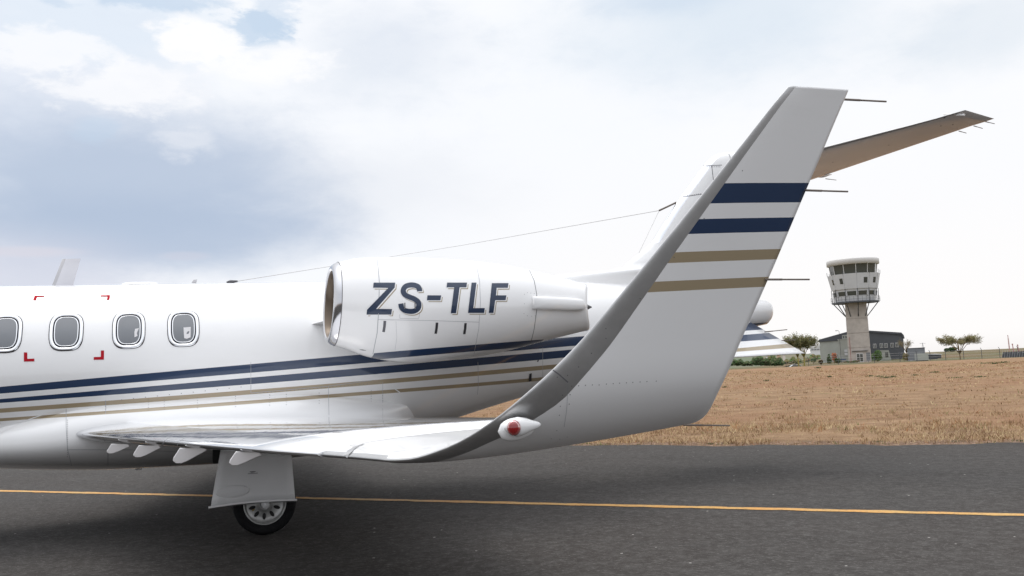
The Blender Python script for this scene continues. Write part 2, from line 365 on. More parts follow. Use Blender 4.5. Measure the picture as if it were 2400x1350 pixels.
ST = [[(0, 906.7), (200, 888.5), (400, 870), (800, 835), (1365, 788)], [(0, 922.7), (200, 906), (400, 889), (800, 856), (1365, 809)],
      [(0, 934), (200, 919), (400, 903), (800, 865), (1325, 821)], [(0, 944), (200, 930), (400, 916), (800, 882.7), (1325, 838)],
      [(0, 957), (200, 944), (400, 928), (800, 896.7), (1293, 855)], [(0, 967), (200, 954), (400, 939), (800, 907), (1293, 865)],
      [(0, 980), (200, 967), (400, 951.7), (800, 921.7), (1263, 885)], [(0, 987), (200, 974.5), (400, 959), (800, 930), (1263, 893)]]
FE = []
for e in ST:
    pts = [hitb(bvh_f, u, v)[0] for u, v in e]; pts = [p for p in pts if p]
    FE.append(np.polyfit([p.x for p in pts], [p.z for p in pts], 2))
def sf(x, i): a, b, c = (float(t) for t in FE[i]); return (x*a + b)*x + c
M_fus = mat('fuselage_paint', WHITE, .3, coat=1.0, fn=striped([0.0]*8, sf))
fus = mesh('fuselage', fus_v, fus_f, M_fus, jet)
# belly fairing -----------------------------------------------------
BF = [(-1.95, .55, .95, .78, .69), (-1.7, .76, 1.12, .78, .665), (-1.3, .92, 1.22, .78, .625), (-.9, .98, 1.30, .80, .59), (0, 1.0, 1.36, .82, .56), (1.0, .99, 1.34, .82, .56), (1.4, .965, 1.30, .82, .58), (1.85, .88, 1.22, .85, .63), (2.2, .66, 1.12, .92, .70), (2.5, .30, 1.0, .98, .8)]
xs = np.linspace(-1.95, 2.5, 40); rr = []
for x, a, zt, zm, zb in spl(BF, xs):
    r = []
    for t in np.linspace(0, 2*pi, 72, endpoint=False):
        c, s_ = cos(t), sin(t); n_ = 2.6 if s_ > 0 else 2.1
        k = (abs(c)**n_+abs(s_)**n_)**(-1/n_); r.append((x, a*c*k, zm+.12+((zt-zm-.12) if s_ > 0 else (zm+.12-zb))*s_*k))
    rr.append(r)
v, f = rings(rr); fair = mesh('belly_fairing', v, f, M_fus, jet)
bvh_b = BVHTree.FromPolygons([Vector(p) for p in fus_v+v], [q for q in fus_f]+[tuple(i+len(fus_v) for i in q) for q in f])
# generic lofted aerofoil --------------------------------------------
def yt(x): return 5*(.2969*sqrt(x)-.126*x-.3516*x*x+.2843*x**3-.1015*x**4)
def loft(name, secs, mats, parent, capm=0, bandrange=None):
    """secs: (LE, TE, normal, t_up, t_low, band_up, band_low)"""
    rs = []
    NB, NR = 7, 14
    for LE, TE, n, tu, tl, bu, bl in secs:
        LE, TE, n = Vector(LE), Vector(TE), Vector(n).normalized(); c = TE-LE; r = []
        fr = lambda b: [1-(1-b)*(i/NR)**1.2 for i in range(NR)]+[b*((1-i/NB)**2) for i in range(NB)]
        for x in fr(bu): r.append(LE+c*x+n*(tu*c.length*yt(x)))
        r.append(LE.copy())
        for x in fr(bl)[::-1]: r.append(LE+c*x-n*(tl*c.length*yt(x)))
        rs.append(r)
    n = len(rs[0]); v, f = rings(rs); m = []
    for i in range(len(rs)-1):
        on = bandrange is None or bandrange[0] <= i < bandrange[1]
        for k in range(n): m.append(1 if (NR <= k < NR+2*NB and on and len(mats) > 1) else 0)
    m += [capm, capm]; return mesh(name, v, f, mats, parent, True, m)
# wing ----------------------------------------------------------------
WS = []
for Y, le, te, tu, tl, b in [(9.75, (-1.02, .985), (2.1, .945), .064, .085, .14), (9.34, (-.925, .978), (2.07, .945), .064, .08, .14), (9.25, (-.88, .98), (2.07, .948), .064, .08, .14), (8.0, (-.50, .99), (2.05, .99), .060, .075, .15),
                       (6.3, (.012, 1.008), (2.037, 1.053), .056, .065, .16), (5.3, (.32, 1.02), (2.03, 1.09), .054, .06, .17), (4.46, (.575, 1.034), (2.02, 1.10), .050, .055, .18)]:
    WS.append(((le[0], Y-D, le[1]), (te[0], Y-D, te[1]), (0, 0, 1), tu, tl, b, b*.7))
wing = loft('wing', WS, [M_wing, M_chrome], jet)
TABL = [  # s: Y, Z, turn angle, LE x, TE x, lift
 (4.44, 1.034, 0, .585, 2.02, .07), (4.1, 1.038, 0, .69, 2.03, .07), (3.92, 1.041, 0, .735, 2.035, .068), (3.74, 1.045, 0, .79, 2.045, .063), (3.66, 1.053, 10.9, .84, 2.055, .058), (3.584, 1.075, 21.8, .895, 2.06, .05),
 (3.513, 1.112, 32.7, .975, 2.06, .04), (3.45, 1.161, 43.7, 1.05, 2.055, .03), (3.398, 1.222, 54.6, 1.13, 2.055, .02), (3.358, 1.291, 65.5, 1.212, 2.068, .01),
 (3.334, 1.357, 75, 1.29, 2.09, .005), (3.308, 1.453, 75, 1.395, 2.125, 0), (3.27, 1.598, 75, 1.53, 2.188, 0), (3.231, 1.743, 75, 1.658, 2.25, 0), (3.192, 1.888, 75, 1.784, 2.309, 0),
 (3.153, 2.033, 75, 1.908, 2.368, 0), (3.114, 2.178, 75, 2.03, 2.428, 0), (3.088, 2.274, 75, 2.11, 2.466, 0), (3.062, 2.37, 75, 2.19, 2.505, 0), (3.046, 2.431, 75, 2.245, 2.531, 0), (3.044, 2.437, 75, 2.262, 2.531, 0)]
sec = []
TT = np.array(TABL); ss = np.concatenate([[0], np.cumsum(np.hypot(np.diff(TT[:, 0]), np.diff(TT[:, 1])))])
TS = np.column_stack([ss, TT]); sm = list(np.linspace(0, ss[-3], 64))
for r in spl(TS, sm)+[TS[-2], TS[-1]]:
    s_, Y, Z, an, xl, xt, li = r; a = radians(an)
    b = float(np.interp(s_, [0, .6, .95, 1.15, 1.35, 1.7, 2.1, 2.5], [.04, .06, .10, .20, .185, .145, .115, .10]))
    tu = float(np.interp(s_, [0, .8, 1.3, 2.4], [.050, .045, .035, .035])); tl = float(np.interp(s_, [0, .8, 1.3, 2.4], [.055, .05, .045, .04]))
    sec.append(((xl, Y-D, Z), (xt, Y-D, Z+li), (0, sin(a), cos(a)), tu, tl, b*(.45 if s_ < .6 else .10), b))
winglet = loft('winglet', sec, [M_wlt, M_bare], jet)
bm_ = BVHTree.FromPolygons([v.co for v in winglet.data.vertices], [tuple(p.vertices) for p in winglet.data.polygons])
bw_ = BVHTree.FromPolygons([v.co for v in wing.data.vertices], [tuple(p.vertices) for p in wing.data.polygons])
# decals laid on a surface through its real points
def wick(name_parent, p0, p1, r=.0045):
    b = B(); m = Vector(p0)*.62+Vector(p1)*.38; b.tube([p0, m], r*1.25, 6); b.tube([m, p1], r, 6); return b.build('static_wick', M_wick, name_parent, True)
for (a, b_), Y in [(((1978, 233), (2077, 238)), 3.07), (((1888, 446), (1987, 449)), 3.14), (((1793, 655), (1897, 655)), 3.24), (((1602, 996), (1710, 997.5)), 3.4)]:
    wick(winglet, P(*a, Y), P(*b_, Y), .0038)
def dots(bvh, pts, r, name, m, parent, off=.0008, n=8):
    b = B()
    for u, v in pts:
        p, nn_ = hitb(bvh, u, v)
        if p is None: continue
        if nn_.dot(rel(CAM)-p) < 0: nn_ = -nn_
        a = nn_.orthogonal().normalized(); c = nn_.cross(a)
        b.add([p+nn_*off+(a*cos(k*2*pi/n)+c*sin(k*2*pi/n))*r for k in range(n)], [tuple(range(n))])
    return b.build(name, m, parent, False)
def strip(bvh, pts, wd, name, m, parent, off=.0012, sub=10, wds=None):
    """thin ribbon following the surface"""
    b = B(); P_ = []
    for i in range(len(pts)-1):
        for k in range(sub): t = k/sub; P_.append(tuple(pts[i][j]*(1-t)+pts[i+1][j]*t for j in (0, 1)))
    P_.append(pts[-1]); hs = [hitb(bvh, *q) for q in P_]; hs = [h for h in hs if h[0]]; v = []
    for i, (p, n_) in enumerate(hs):
        if n_.dot(rel(CAM)-p) < 0: n_ = -n_
        t = (hs[min(i+1, len(hs)-1)][0]-hs[max(i-1, 0)][0]).normalized(); s_ = n_.cross(t).normalized()
        w_ = wd if wds is None else float(np.interp(i/(len(hs)-1), np.linspace(0, 1, len(wds)), wds))
        v += [p+n_*off+s_*w_/2, p+n_*off-s_*w_/2]
    b.add(v, [(2*i, 2*i+1, 2*i+3, 2*i+2) for i in range(len(hs)-1)]); return b.build(name, m, parent, False)
def absorb(parent, *objs):
    """seams and rivets are surface pattern: they become faces of the part they lie on"""
    me = parent.data; vs_ = [tuple(v.co) for v in me.vertices]; fs_ = [tuple(p.vertices) for p in me.polygons]; mi = [p.material_index for p in me.polygons]; sm_ = [p.use_smooth for p in me.polygons]
    mts = list(me.materials)
    for o in objs:
        m = o.data.materials[0]
        if m not in mts: mts.append(m)
        k = len(vs_); vs_ += [tuple(v.co) for v in o.data.vertices]
        for p in o.data.polygons: fs_.append(tuple(i+k for i in p.vertices)); mi.append(mts.index(m)); sm_.append(False)
        bpy.data.objects.remove(o)
    nm = bpy.data.meshes.new(me.name); nm.from_pydata(vs_, [], fs_)
    for m in mts: nm.materials.append(m)
    nm.polygons.foreach_set('material_index', mi); nm.polygons.foreach_set('use_smooth', sm_); nm.update(); parent.data = nm
def gather(objs, name, parent):
    """join several ribbons into one part"""
    b = B()
    for o in objs:
        b.add([v.co for v in o.data.vertices], [tuple(p.vertices) for p in o.data.polygons]); m = o.data.materials[0]; bpy.data.objects.remove(o)
    return b.build(name, m, parent, False)
dots(bm_, [(1404, 902), (1421, 900), (1437, 899), (1452, 898), (1468, 897), (1483, 896), (1500, 895), (1516, 894), (1538, 893), (1318, 926), (1336, 925), (1313, 952), (1334, 947), (1311, 973), (1305, 1009), (1340, 905), (1356, 904), (1372, 903), (1388, 902),
            (1292, 1028), (1312, 1029), (1329, 1024)], .0022, 'rivet', M_rivet, winglet)
dots(bm_, [(1306, 884), (1330, 880), (1356, 860), (1386, 828), (1420, 793), (1500, 700), (1580, 603), (1650, 512), (1740, 400), (1420, 770)], .0022, 'rivet', M_line, winglet)
strip(bm_, [(1294, 866), (1312, 879), (1331, 896)], .005, 'panel_seam', M_line, winglet)
strip(bm_, [(1331, 900), (1328, 960), (1322, 1000)], .0015, 'panel_seam', M_soft, winglet)
# nav light pod
nl = P(1216, 1001, 3.33); pb = []
for i in range(17):
    t = i/16; x = -.058+.145*t; r = .040*(sin(pi*min(1, t*1.9)/2)**.6)*(1-max(0, t-.35)/.65*.8)**1.0 if t > 0 else .002
    if i == 16: r = .004
    pb.append([(nl.x+x, nl.y+cos(a)*r*.75, nl.z+sin(a)*r+.004*t) for a in np.linspace(0, 2*pi, 24, endpoint=False)])
v, f = rings(pb); nav = mesh('nav_light', v, f, M_white, jet)
bb = [(nl.x-.02, nl.y-.0, nl.z)]
v, f = rings([[(nl.x-.027+.026*sin(e), nl.y-.022-.02*cos(e)*cos(a), nl.z+.029*cos(e)*sin(a)) for a in np.linspace(0, 2*pi, 24, endpoint=False)] for e in np.linspace(-1.5, 1.5, 13)])
mesh('lens', v, f, M_lens, nav)
# base fillet of the light
pf = []
for i in range(13):
    t = i/12; x = -.072+.15*t; r = .054*sqrt(max(.0004, 1-((t-.42)/.58 if t > .42 else (t-.42)/.42)**2))
    pf.append([(nl.x+x, nl.y+.032+cos(a)*.028*(r/.054), nl.z-.014+sin(a)*r*.8+.012*t) for a in np.linspace(0, 2*pi, 24, endpoint=False)])
v, f = rings(pf); mesh('base', v, f, M_white, nav)
# wing details
strip(bw_, [(380, 1046), (384, 1035), (398, 1024), (430, 1014)], .006, 'panel_seam', M_soft, wing)
strip(bw_, [(414, 1050), (418, 1038), (432, 1026), (460, 1018)], .004, 'panel_seam', M_soft, wing)
strip(bm_, [(753, 1074), (756, 1060), (775, 1046), (800, 1038)], .006, 'panel_seam', M_soft, winglet)
strip(bm_, [(812, 1070), (822, 1056), (836, 1047), (853, 1041)], .02, 'stall_strip', M_bare, winglet, .003, 6, [.034, .03, .024, .012])
wdots = [(x, 1018+(x-520)*.065+ (0 if i % 2 else 3)) for i, x in enumerate(range(520, 800, 7))]
dots(bw_, wdots, .0035, 'rivet', M_soft, wing)
for (u0, v0), (u1, v1), hh in [((250, 1046), (305, 1048), 17), ((312, 1050), (378, 1051), 22), ((405, 1056), (486, 1057), 30), ((537, 1064), (615, 1068), 27)]:
    um = (u0+u1)/2; X = None
    for Y in np.arange(4.5, 9.3, .005):
        q = onY(u0+.25*(u1-u0), v0, Y); 
        xle = float(np.interp(Y, [4.46, 5.3, 6.3, 8.0, 9.25], [.575, .32, .012, -.5, -.88]))
        if abs(q.x-xle) < .004: X = Y; break
    if X is None: continue
    q = lambda u, v: P(u, v, X); b = B(); w_ = u1-u0
    pl = [(u0+.2*w_, v0-6), (u0+.9*w_, v1-8), (u1, v1-2), (u0+.42*w_, v0+hh*.82), (u0+.25*w_, v0+hh), (u0+.09*w_, v0+hh), (u0+.0*w_, v0+hh*.80), (u0+.02*w_, v0+hh*.55)]
    pp = [q(*t) for t in pl]; th = .006
    b.prism([(t.x, t.z) for t in pp], pp[0].y-th, pp[0].y+th); vt = b.build('vortilon', M_vort, wing, False)
    md = vt.modifiers.new('bevel', 'BEVEL'); md.width = .003; md.segments = 2
# fin -------------------------------------------------------------------
FIN = [(2.0, 3.9, 6.9), (2.38, 3.9, 6.95), (2.453, 4.147, 6.98), (2.48, 4.55, 6.99), (2.512, 4.93, 7.0), (2.58, 5.08, 7.03), (2.676, 5.22, 7.07), (2.807, 5.405, 7.12), (3.0, 5.56, 7.2), (3.343, 5.825, 7.33), (3.6, 6.05, 7.43), (3.87, 6.288, 7.5),
       (3.93, 6.36, 7.5), (3.97, 6.43, 7.5), (3.99, 6.53, 7.45), (3.998, 6.68, 7.35)]
fs = []
for z, xl, xt in spl(FIN[:12], list(np.linspace(2.0, 3.87, 46)))+FIN[12:]:
    c = xt-xl; th = float(np.interp(z, [2.0, 2.5, 2.8, 3.87, 3.95, 3.99, 4.0], [.30, .30, .24, .22, .20, .13, .03]))/c
    fs.append(((xl, 0, z), (xt, 0, z+.02), (0, 1, 0), th, th, .085/c, .085/c))
i0 = next(i for i, s_ in enumerate(fs) if s_[0][2] > 2.83)
fin = loft('tail_fin', fs, [M_white, M_chrome], jet, bandrange=(i0, len(fs)-4))
bv_fin = BVHTree.FromPolygons([v.co for v in fin.data.vertices], [tuple(p.vertices) for p in fin.data.polygons])
gather([strip(bv_fin, [(1648, 389), (1662, 388), (1692, 387)], .008, 'q', M_line, None), strip(bv_fin, [(1668, 388), (1670, 405), (1672, 422)], .008, 'q', M_line, None),
        strip(bv_fin, [(1596, 461), (1612, 460), (1645, 455)], .007, 'q', M_line, None), strip(bv_fin, [(1708, 360), (1711, 368), (1712, 376)], .007, 'q', M_line, None)], 'panel_seam', fin)
dots(bv_fin, [(1655+i*4, 391) for i in range(9)]+[(1612+i*5, 458-i*.6) for i in range(7)], .006, 'rivet', M_rivet, fin)
# stabiliser ----------------------------------------------------------
def stab():
    le0, te0 = (6.33, 3.70), (7.46, 3.56); s_ = []
    for y, xl, xt, zl, zt, th in [(0, 6.33, 7.45, 3.69, 3.555, .09), (.4, 6.55, 7.576, 3.71, 3.596, .085), (1.3, 7.098, 7.864, 3.779, 3.69, .075), (2.1, 7.58, 8.12, 3.842, 3.772, .07),
                                  (2.36, 7.735, 8.203, 3.865, 3.80, .06), (2.5, 7.83, 8.25, 3.885, 3.81, .04), (2.6, 7.892, 8.282, 3.897, 3.821, .015)]:
        s_.append(((xl, -y, zl), (xt, -y, zt), (0, 0, 1), th, th*.8, .05, .05))
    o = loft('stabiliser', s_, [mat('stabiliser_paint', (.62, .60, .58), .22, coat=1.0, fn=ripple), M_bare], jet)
    for a, b_, Y in [((2309, 285), (2331, 290), 7.85), ((2282, 295), (2303, 301), 7.98), ((2247, 307), (2265, 312), 8.15), ((1935, 419), (1960, 422), 9.85)]: wick(o, P(*a, Y), P(*b_, Y), .004)
    b = B(); q0, q1 = P(2212, 268, 7.95), P(2261, 269, 7.72); b.tube([q0, q1], .012, 6); b.build('stall_strip', M_white, o)
    q = P(1925, 412, 9.85); v, f = rings([[(q.x-.16+.32*t, q.y+cos(a)*.05*sin(pi*min(.97, t+.03)), q.z+.02+sin(a)*.045*sin(pi*min(.97, t+.03))) for a in np.linspace(0, 2*pi, 14, endpoint=False)] for t in np.linspace(0, 1, 9)])
    mesh('hinge_fairing', v, f, M_white, o)
    return o
stabp = stab()
bv_s = BVHTree.FromPolygons([v.co for v in stabp.data.vertices], [tuple(p.vertices) for p in stabp.data.polygons])
dots(bv_s, [(1952, 380), (2083, 340), (2233, 292), (2205, 295), (2214, 276)], .010, 'rivet', M_line, stabp)
# ventral delta fin ------------------------------------------------------
da, db, dc = P(1762, 757, 10.12), P(1886, 828, 9.45), P(1690, 839.5, 9.45)
dd = Vector((5.0, -.30, 1.55))
pr = [dd, da+Vector((-.02, .05, .03)), db, dc+Vector((-.3, 0, .0))]
nrm = (db-da).cross(dd-da).normalized()
vv = []; ff = []; N = 12
def bil(a, b): return (pr[0]*(1-a)+pr[1]*a)*(1-b)+(pr[3]*(1-a)+pr[2]*a)*b
for sgn in (1, -1):
    for j in range(N+1):
        for i in range(N+1):
            a, b_ = i/N, j/N; e = sin(pi*min(.5, min(a, 1-a)*2.5))*.012*(1-b_*.7)+.002; vv.append(bil(a, b_)+nrm*e*sgn)
k = (N+1)**2
for s_ in (0, 1):
    for j in range(N):
        for i in range(N):
            q = (s_*k+j*(N+1)+i, s_*k+j*(N+1)+i+1, s_*k+(j+1)*(N+1)+i+1, s_*k+(j+1)*(N+1)+i); ff.append(q if s_ else q[::-1])
rim = [i for i in range(N+1)]+[(j)*(N+1)+N for j in range(1, N+1)]+[N*(N+1)+i for i in range(N-1, -1, -1)]+[j*(N+1) for j in range(N-1, 0, -1)]
for a, b_ in zip(rim, rim[1:]+rim[:1]): ff.append((a, b_, b_+k, a+k))
DS = []
for (u0, v0), (u1, v1) in [((1757, 756), (1765, 750)), ((1745, 775.5), (1812, 770.5)), ((1741, 785), (1822, 778.5)), ((1735, 800.5), (1842, 792.5)), ((1729, 816), (1856, 804.5)), ((1724, 824.5), (1869, 814))]:
    def hp(u, v):
        d = ray(u, v); o = rel(CAM); t = (da-o).dot(nrm)/d.dot(nrm); return o+d*t
    p0, p1 = hp(u0, v0), hp(u1, v1); s_ = (p1.z-p0.z)/(p1.x-p0.x); DS.append((s_, p0.z-s_*p0.x))
DS += [(0, -9), (0, -9)]
M_dfin = mat('delta_fin_paint', WHITE, .35, coat=.25, fn=striped([0.0]*8, lambda x, i: x*DS[i][0]+DS[i][1]))
dfin = mesh('delta_fin', vv, ff, M_dfin, jet, True)
wick(dfin, P(1792, 778, 9.85), P(1845, 772.5, 9.75), .006); wick(dfin, P(1832, 798, 9.65), P(1866, 796.5, 9.6), .005)
# engine nacelle -----------------------------------------------------------
NT = [(770, 626), (784, 612), (797, 609), (840, 604), (880, 603), (960, 603.5), (1040, 607), (1100, 611), (1180, 621), (1245, 634), (1300, 648), (1345, 659), (1366, 664), (1371, 670)]
NBm = [(770, 794), (785, 808), (800, 815), (850, 834), (880, 842), (930, 849), (960, 851), (1036, 847), (1107, 838), (1184, 824), (1244, 808), (1303, 792), (1345, 782), (1365, 778), (1371, 773)]
tp = [P(u, v, 8.85) for u, v in NT]; bt = [P(u, v, 8.85) for u, v in NBm]
YN = 8.85-D
def nz(x):
    a = float(np.interp(x, [p.x for p in tp], [p.z for p in tp])); b = float(np.interp(x, [p.x for p in bt], [p.z for p in bt])); return (a+b)/2, (a-b)/2
XL0, XL1, XE = 1.254, 1.322, 3.885
NX = list(np.linspace(XL1, XE, 60)); smz = []
for x in NX:
    q = [nz(min(XE, max(XL1, x+d))) for d in np.linspace(-.12, .12, 7)]; smz.append((sum(t[0] for t in q)/7, sum(t[1] for t in q)/7))
def NZ(x): return float(np.interp(x, NX, [t[0] for t in smz])), float(np.interp(x, NX, [t[1] for t in smz]))
NR_ = 72; AN = np.linspace(0, 2*pi, NR_, endpoint=False)
def nring(x, k=1.0, sl=0): zc, r = NZ(x); return [(x+sl*(1+sin(a))-.085*cos(a)**2*max(0, min(1, (x-3.45)/.43))**1.5, YN+cos(a)*r*k, zc+sin(a)*r*k) for a in AN]
rr = [nring(x, 1, .026*max(0, min(1, (1.65-x)/.345))) for x in NX]; zc, r = NZ(XE)
rr += [nring(XE, .955), [(p[0]-.25, p[1], p[2]) for p in nring(XE, .93)]]
v, f = rings(rr, cap0=False, cap1=False)
# stripe on lower nacelle: continuation of top navy stripe, fitted on nacelle surface
bv_n = BVHTree.FromPolygons([Vector(p) for p in v], f)
NS = []
for e in [[(878, 827), (1000, 818), (1120, 808), (1260, 796)], [(890, 843), (1000, 832), (1120, 823), (1260, 812)]]:
    pts = [hitb(bv_n, *q)[0] for q in e]; pts = [p for p in pts if p]; c_ = np.polyfit([p.x for p in pts], [p.z for p in pts], 1); NS.append((float(c_[0]), float(c_[1])))
def nfn(nt, p, o):
    sp = nt.nodes.new('ShaderNodeSeparateXYZ'); nt.links.new(o, sp.inputs[0]); x, z = S(nt, sp.outputs[0]), S(nt, sp.outputs[2])
    m = z.lt(0.0+NS[0][1]+0)  # placeholder replaced below
    m = (z-(x*NS[0][0]+NS[0][1])).lt(0.0)*(z-(x*NS[1][0]+NS[1][1])).gt(0.0)*x.gt(1.66)*x.lt(3.36)
    nt.links.new(mixc(nt, m, WHITE, NAVY), p.inputs['Base Color']); ripple(nt, p, o)
M_nac = mat('nacelle_paint', WHITE, .3, coat=1.0, fn=nfn)
nac = mesh('engine_nacelle', v, f, M_nac, jet)
zc, r1 = NZ(XL1); rr = []
r0 = r1*.9
prof = [(1.322, r1*1.001), (1.308, r1*.988), (1.288, r1*.962), (1.270, r1*.93), (1.259, r1*.895), (1.254, r1*.86), (1.256, r1*.83), (1.266, r1*.80)]
for x, rr_ in prof: rr.append([(x+.026*(1+sin(a)), YN+cos(a)*rr_, zc+sin(a)*rr_) for a in AN])
v, f = rings(rr, cap0=False, cap1=False); mesh('inlet_lip', v, f, mat('lip_metal', (.56, .56, .58), .12, 1.0, fn=lambda nt, p, o: ripple(nt, p, o, .2)), nac)
v, f = rings([[(XL1+dx_+.026*(1+sin(a)), YN+cos(a)*r1*k_, zc+sin(a)*r1*k_) for a in AN] for dx_, k_ in [(-.004, .99), (-.003, 1.006), (.003, 1.006), (.004, .99)]], cap0=False, cap1=False); mesh('cowl_seam', v, f, M_line, nac)
rr = [[(x+.026*(1+sin(a)), YN+cos(a)*q*r1, zc+sin(a)*q*r1) for a in AN] for x, q in [(1.266, .80), (1.285, .772), (1.33, .745), (1.42, .72), (1.5, .70), (1.75, .71)]]
v, f = rings(rr, cap0=False, cap1=False); mesh('inlet_duct', v, f, M_duct, nac)
b = B(); 
v, f = rings([[(1.66-.14*(1-t*t), YN+cos(a)*.1*t+0, zc+sin(a)*.1*t) for a in AN[::3]] for t in (.02, .3, .6, .85, 1)], cap1=False); b.add(v, f)
b.add([(1.735, YN+cos(a)*r1*.71, zc+sin(a)*r1*.71) for a in AN], [tuple(range(NR_))])
for k in range(22):
    a = k*2*pi/22; q = []
    for rr_, tw in ((.09, .5), (.28, .9)):
        for s_ in (-1, 1): q.append((1.68+s_*.03*cos(tw), YN+cos(a+s_*.12*sin(tw)*.28/rr_)*rr_, zc+sin(a+s_*.12*sin(tw)*.28/rr_)*rr_))
    b.add([q[0], q[1], q[3], q[2]], [(0, 1, 2, 3)])
b.build('fan', M_fan, nac, True)
# exhaust
b = B(); zc, r2 = NZ(XE); v, f = rings([[(x, YN+cos(a)*q, zc+sin(a)*q) for a in AN[::3]] for x, q in [(3.5, .15), (3.75, .12), (3.9, .03), (3.955, .004)]]); b.add(v, f)
b.add([(3.62, YN+cos(a)*r2*.93, zc+sin(a)*r2*.93) for a in AN], [tuple(range(NR_))]); b.build('exhaust_cone', M_fan, nac, True)
# reverser stang fairing
pc = [P(1252, 709, 8.40), P(1300, 711, 8.46), P(1345, 713, 8.51), P(1368, 714, 8.53), P(1377, 715, 8.55)]; rr = []
for p, hz_, hy in zip(pc, (.062, .066, .064, .055, .02), (.04, .05, .05, .045, .02)):
    rr.append([(p.x, p.y+.035+hy*cos(a)*abs(cos(a))**-.4 if abs(cos(a)) > .01 else p.y+.035, p.z+hz_*sin(a)) for a in np.linspace(0, 2*pi, 20, endpoint=False)])
v, f = rings(rr); mesh('reverser_fairing', v, f, M_white, nac)
dots(bv_n, [(1258, 698), (1262, 698), (1258, 718), (1262, 718), (1229, 690), (1229, 712), (1228, 735), (1236, 686), (1244, 687), (1252, 688), (1236, 740), (1246, 741), (1254, 740)], .0032, 'rivet', M_rivet, nac)
SE = lambda pts, w_, m=M_soft: strip(bv_n, pts, w_, 'q', m, None)
gather([SE([(884, 605), (889, 660), (888, 720), (884, 780), (874, 830)], .006), SE([(1115, 612), (1124, 660), (1126, 710), (1122, 770), (1110, 834)], .004),
        SE([(886, 749), (1000, 751), (1123, 755)], .0035), SE([(928, 753), (930, 790), (926, 820)], .002), SE([(937, 737), (937, 746), (981, 747), (984, 733)], .003)], 'cowl_seam', nac)
gather([SE([(1241, 634), (1252, 658), (1258, 690), (1258, 725), (1252, 770), (1244, 804)], .006, M_line)], 'reverser_seam', nac)
for u, v_ in ((901, 765), (1023, 769), (1090, 770)): strip(bv_n, [(u+1, v_-13), (u, v_), (u-2, v_+13)], .024, 'vent_slot', M_fan, nac, .002, 4)
for u, v_ in ((948.5, 717), (972.5, 717)): strip(bv_n, [(u, v_-7), (u, v_+7)], .010, 'latch', M_rivet, nac, .006, 3)
strip(bv_n, [(843, 819), (850, 820), (858, 821)], .02, 'drain_vent', M_rivet, nac, .002, 4, [.006, .018, .006])
# registration letters: outlines in photo-measured points, laid on the cowl
Zl = [(458, 347), (628, 347), (624, 386), (477, 553), (603, 555), (597, 598), (402, 598), (406, 560), (574, 388), (453, 387)]
Hl = [(883, 447), (991, 447), (985, 486), (878, 486)]
Tl = [(1038, 347), (1195, 347), (1191, 384), (1137, 384), (1109, 587), (1067, 587), (1094, 384), (1034, 384)]
Ll = [(1232, 347), (1270, 347), (1245, 547), (1335, 547), (1331, 585), (1203, 585)]
Fl = [(1392, 351), (1523, 351), (1518, 388), (1430, 388), (1424, 447), (1506, 447), (1500, 485), (1418, 485), (1404, 585), (1367, 585)]
sp_ = [(821, 415), (819, 398), (806, 378), (778, 367), (745, 366), (712, 376), (694, 398), (693, 422), (708, 444), (740, 460), (780, 476), (808, 498), (815, 525), (806, 552), (778, 570), (744, 573), (706, 566), (680, 545), (672, 512)]
def smoothpoly(p, n=6):
    o = []
    for i in range(len(p)-1):
        p0, p1, p2, p3 = p[max(i-1, 0)], p[i], p[i+1], p[min(i+2, len(p)-1)]
        for k in range(n):
            t = k/n; o.append(tuple(.5*(2*p1[j]+(p2[j]-p0[j])*t+(2*p0[j]-5*p1[j]+4*p2[j]-p3[j])*t*t+(3*p1[j]-p0[j]-3*p2[j]+p3[j])*t**3) for j in (0, 1)))
    return o+[p[-1]]
def letters(name, off, dx_, dy_, m, parent):
    b = bmesh.new()
    def addpoly(pl):
        vs_ = [b.verts.new((x, -y, 0)) for x, y in pl]; return b.faces.new(vs_)
    fc = [addpoly(q) for q in (Zl, Hl, Tl, Ll, Fl)]
    bmesh.ops.triangulate(b, faces=fc)
    sp2 = smoothpoly(sp_); L_, R_ = [], []
    for i, q in enumerate(sp2):
        a = sp2[max(0, i-1)]; c = sp2[min(len(sp2)-1, i+1)]; t = Vector((c[0]-a[0], c[1]-a[1])).normalized()
        n_ = Vector((-t.y, t.x)); wx = 20.5; L_.append((q[0]+n_.x*wx, q[1]+n_.y*wx*.96)); R_.append((q[0]-n_.x*wx, q[1]-n_.y*wx*.96))
    lv = [b.verts.new((x, -y, 0)) for x, y in L_]; rv = [b.verts.new((x, -y, 0)) for x, y in R_]
    for i in range(len(lv)-1): b.faces.new((lv[i], lv[i+1], rv[i+1], rv[i]))
    for c in range(360, 600, 24):
        bmesh.ops.bisect_plane(b, geom=b.verts[:]+b.edges[:]+b.faces[:], plane_co=(0, -c, 0), plane_no=(0, 1, 0))
    bmesh.ops.triangulate(b, faces=b.faces[:])
    for v in b.verts:
        u, w_ = 740+(v.co.x+dx_)/3.374, 560+(-v.co.y+dy_)/3.374
        p, n_ = hitb(bv_n, u, w_)
        if p is None: continue
        if n_.dot(rel(CAM)-p) < 0: n_ = -n_
        v.co = p+n_*off
    me = bpy.data.meshes.new(name); b.to_mesh(me); b.free(); me.materials.append(m); o = bpy.data.objects.new(name, me); COL.objects.link(o); o.parent = parent; return o
letters('letter_shadow', .0015, 13, 13, M_tan, nac); letters('letter_outline', .003, 7, 7, M_whl, nac); letters('registration_letters', .0045, 0, 0, M_navy, nac)
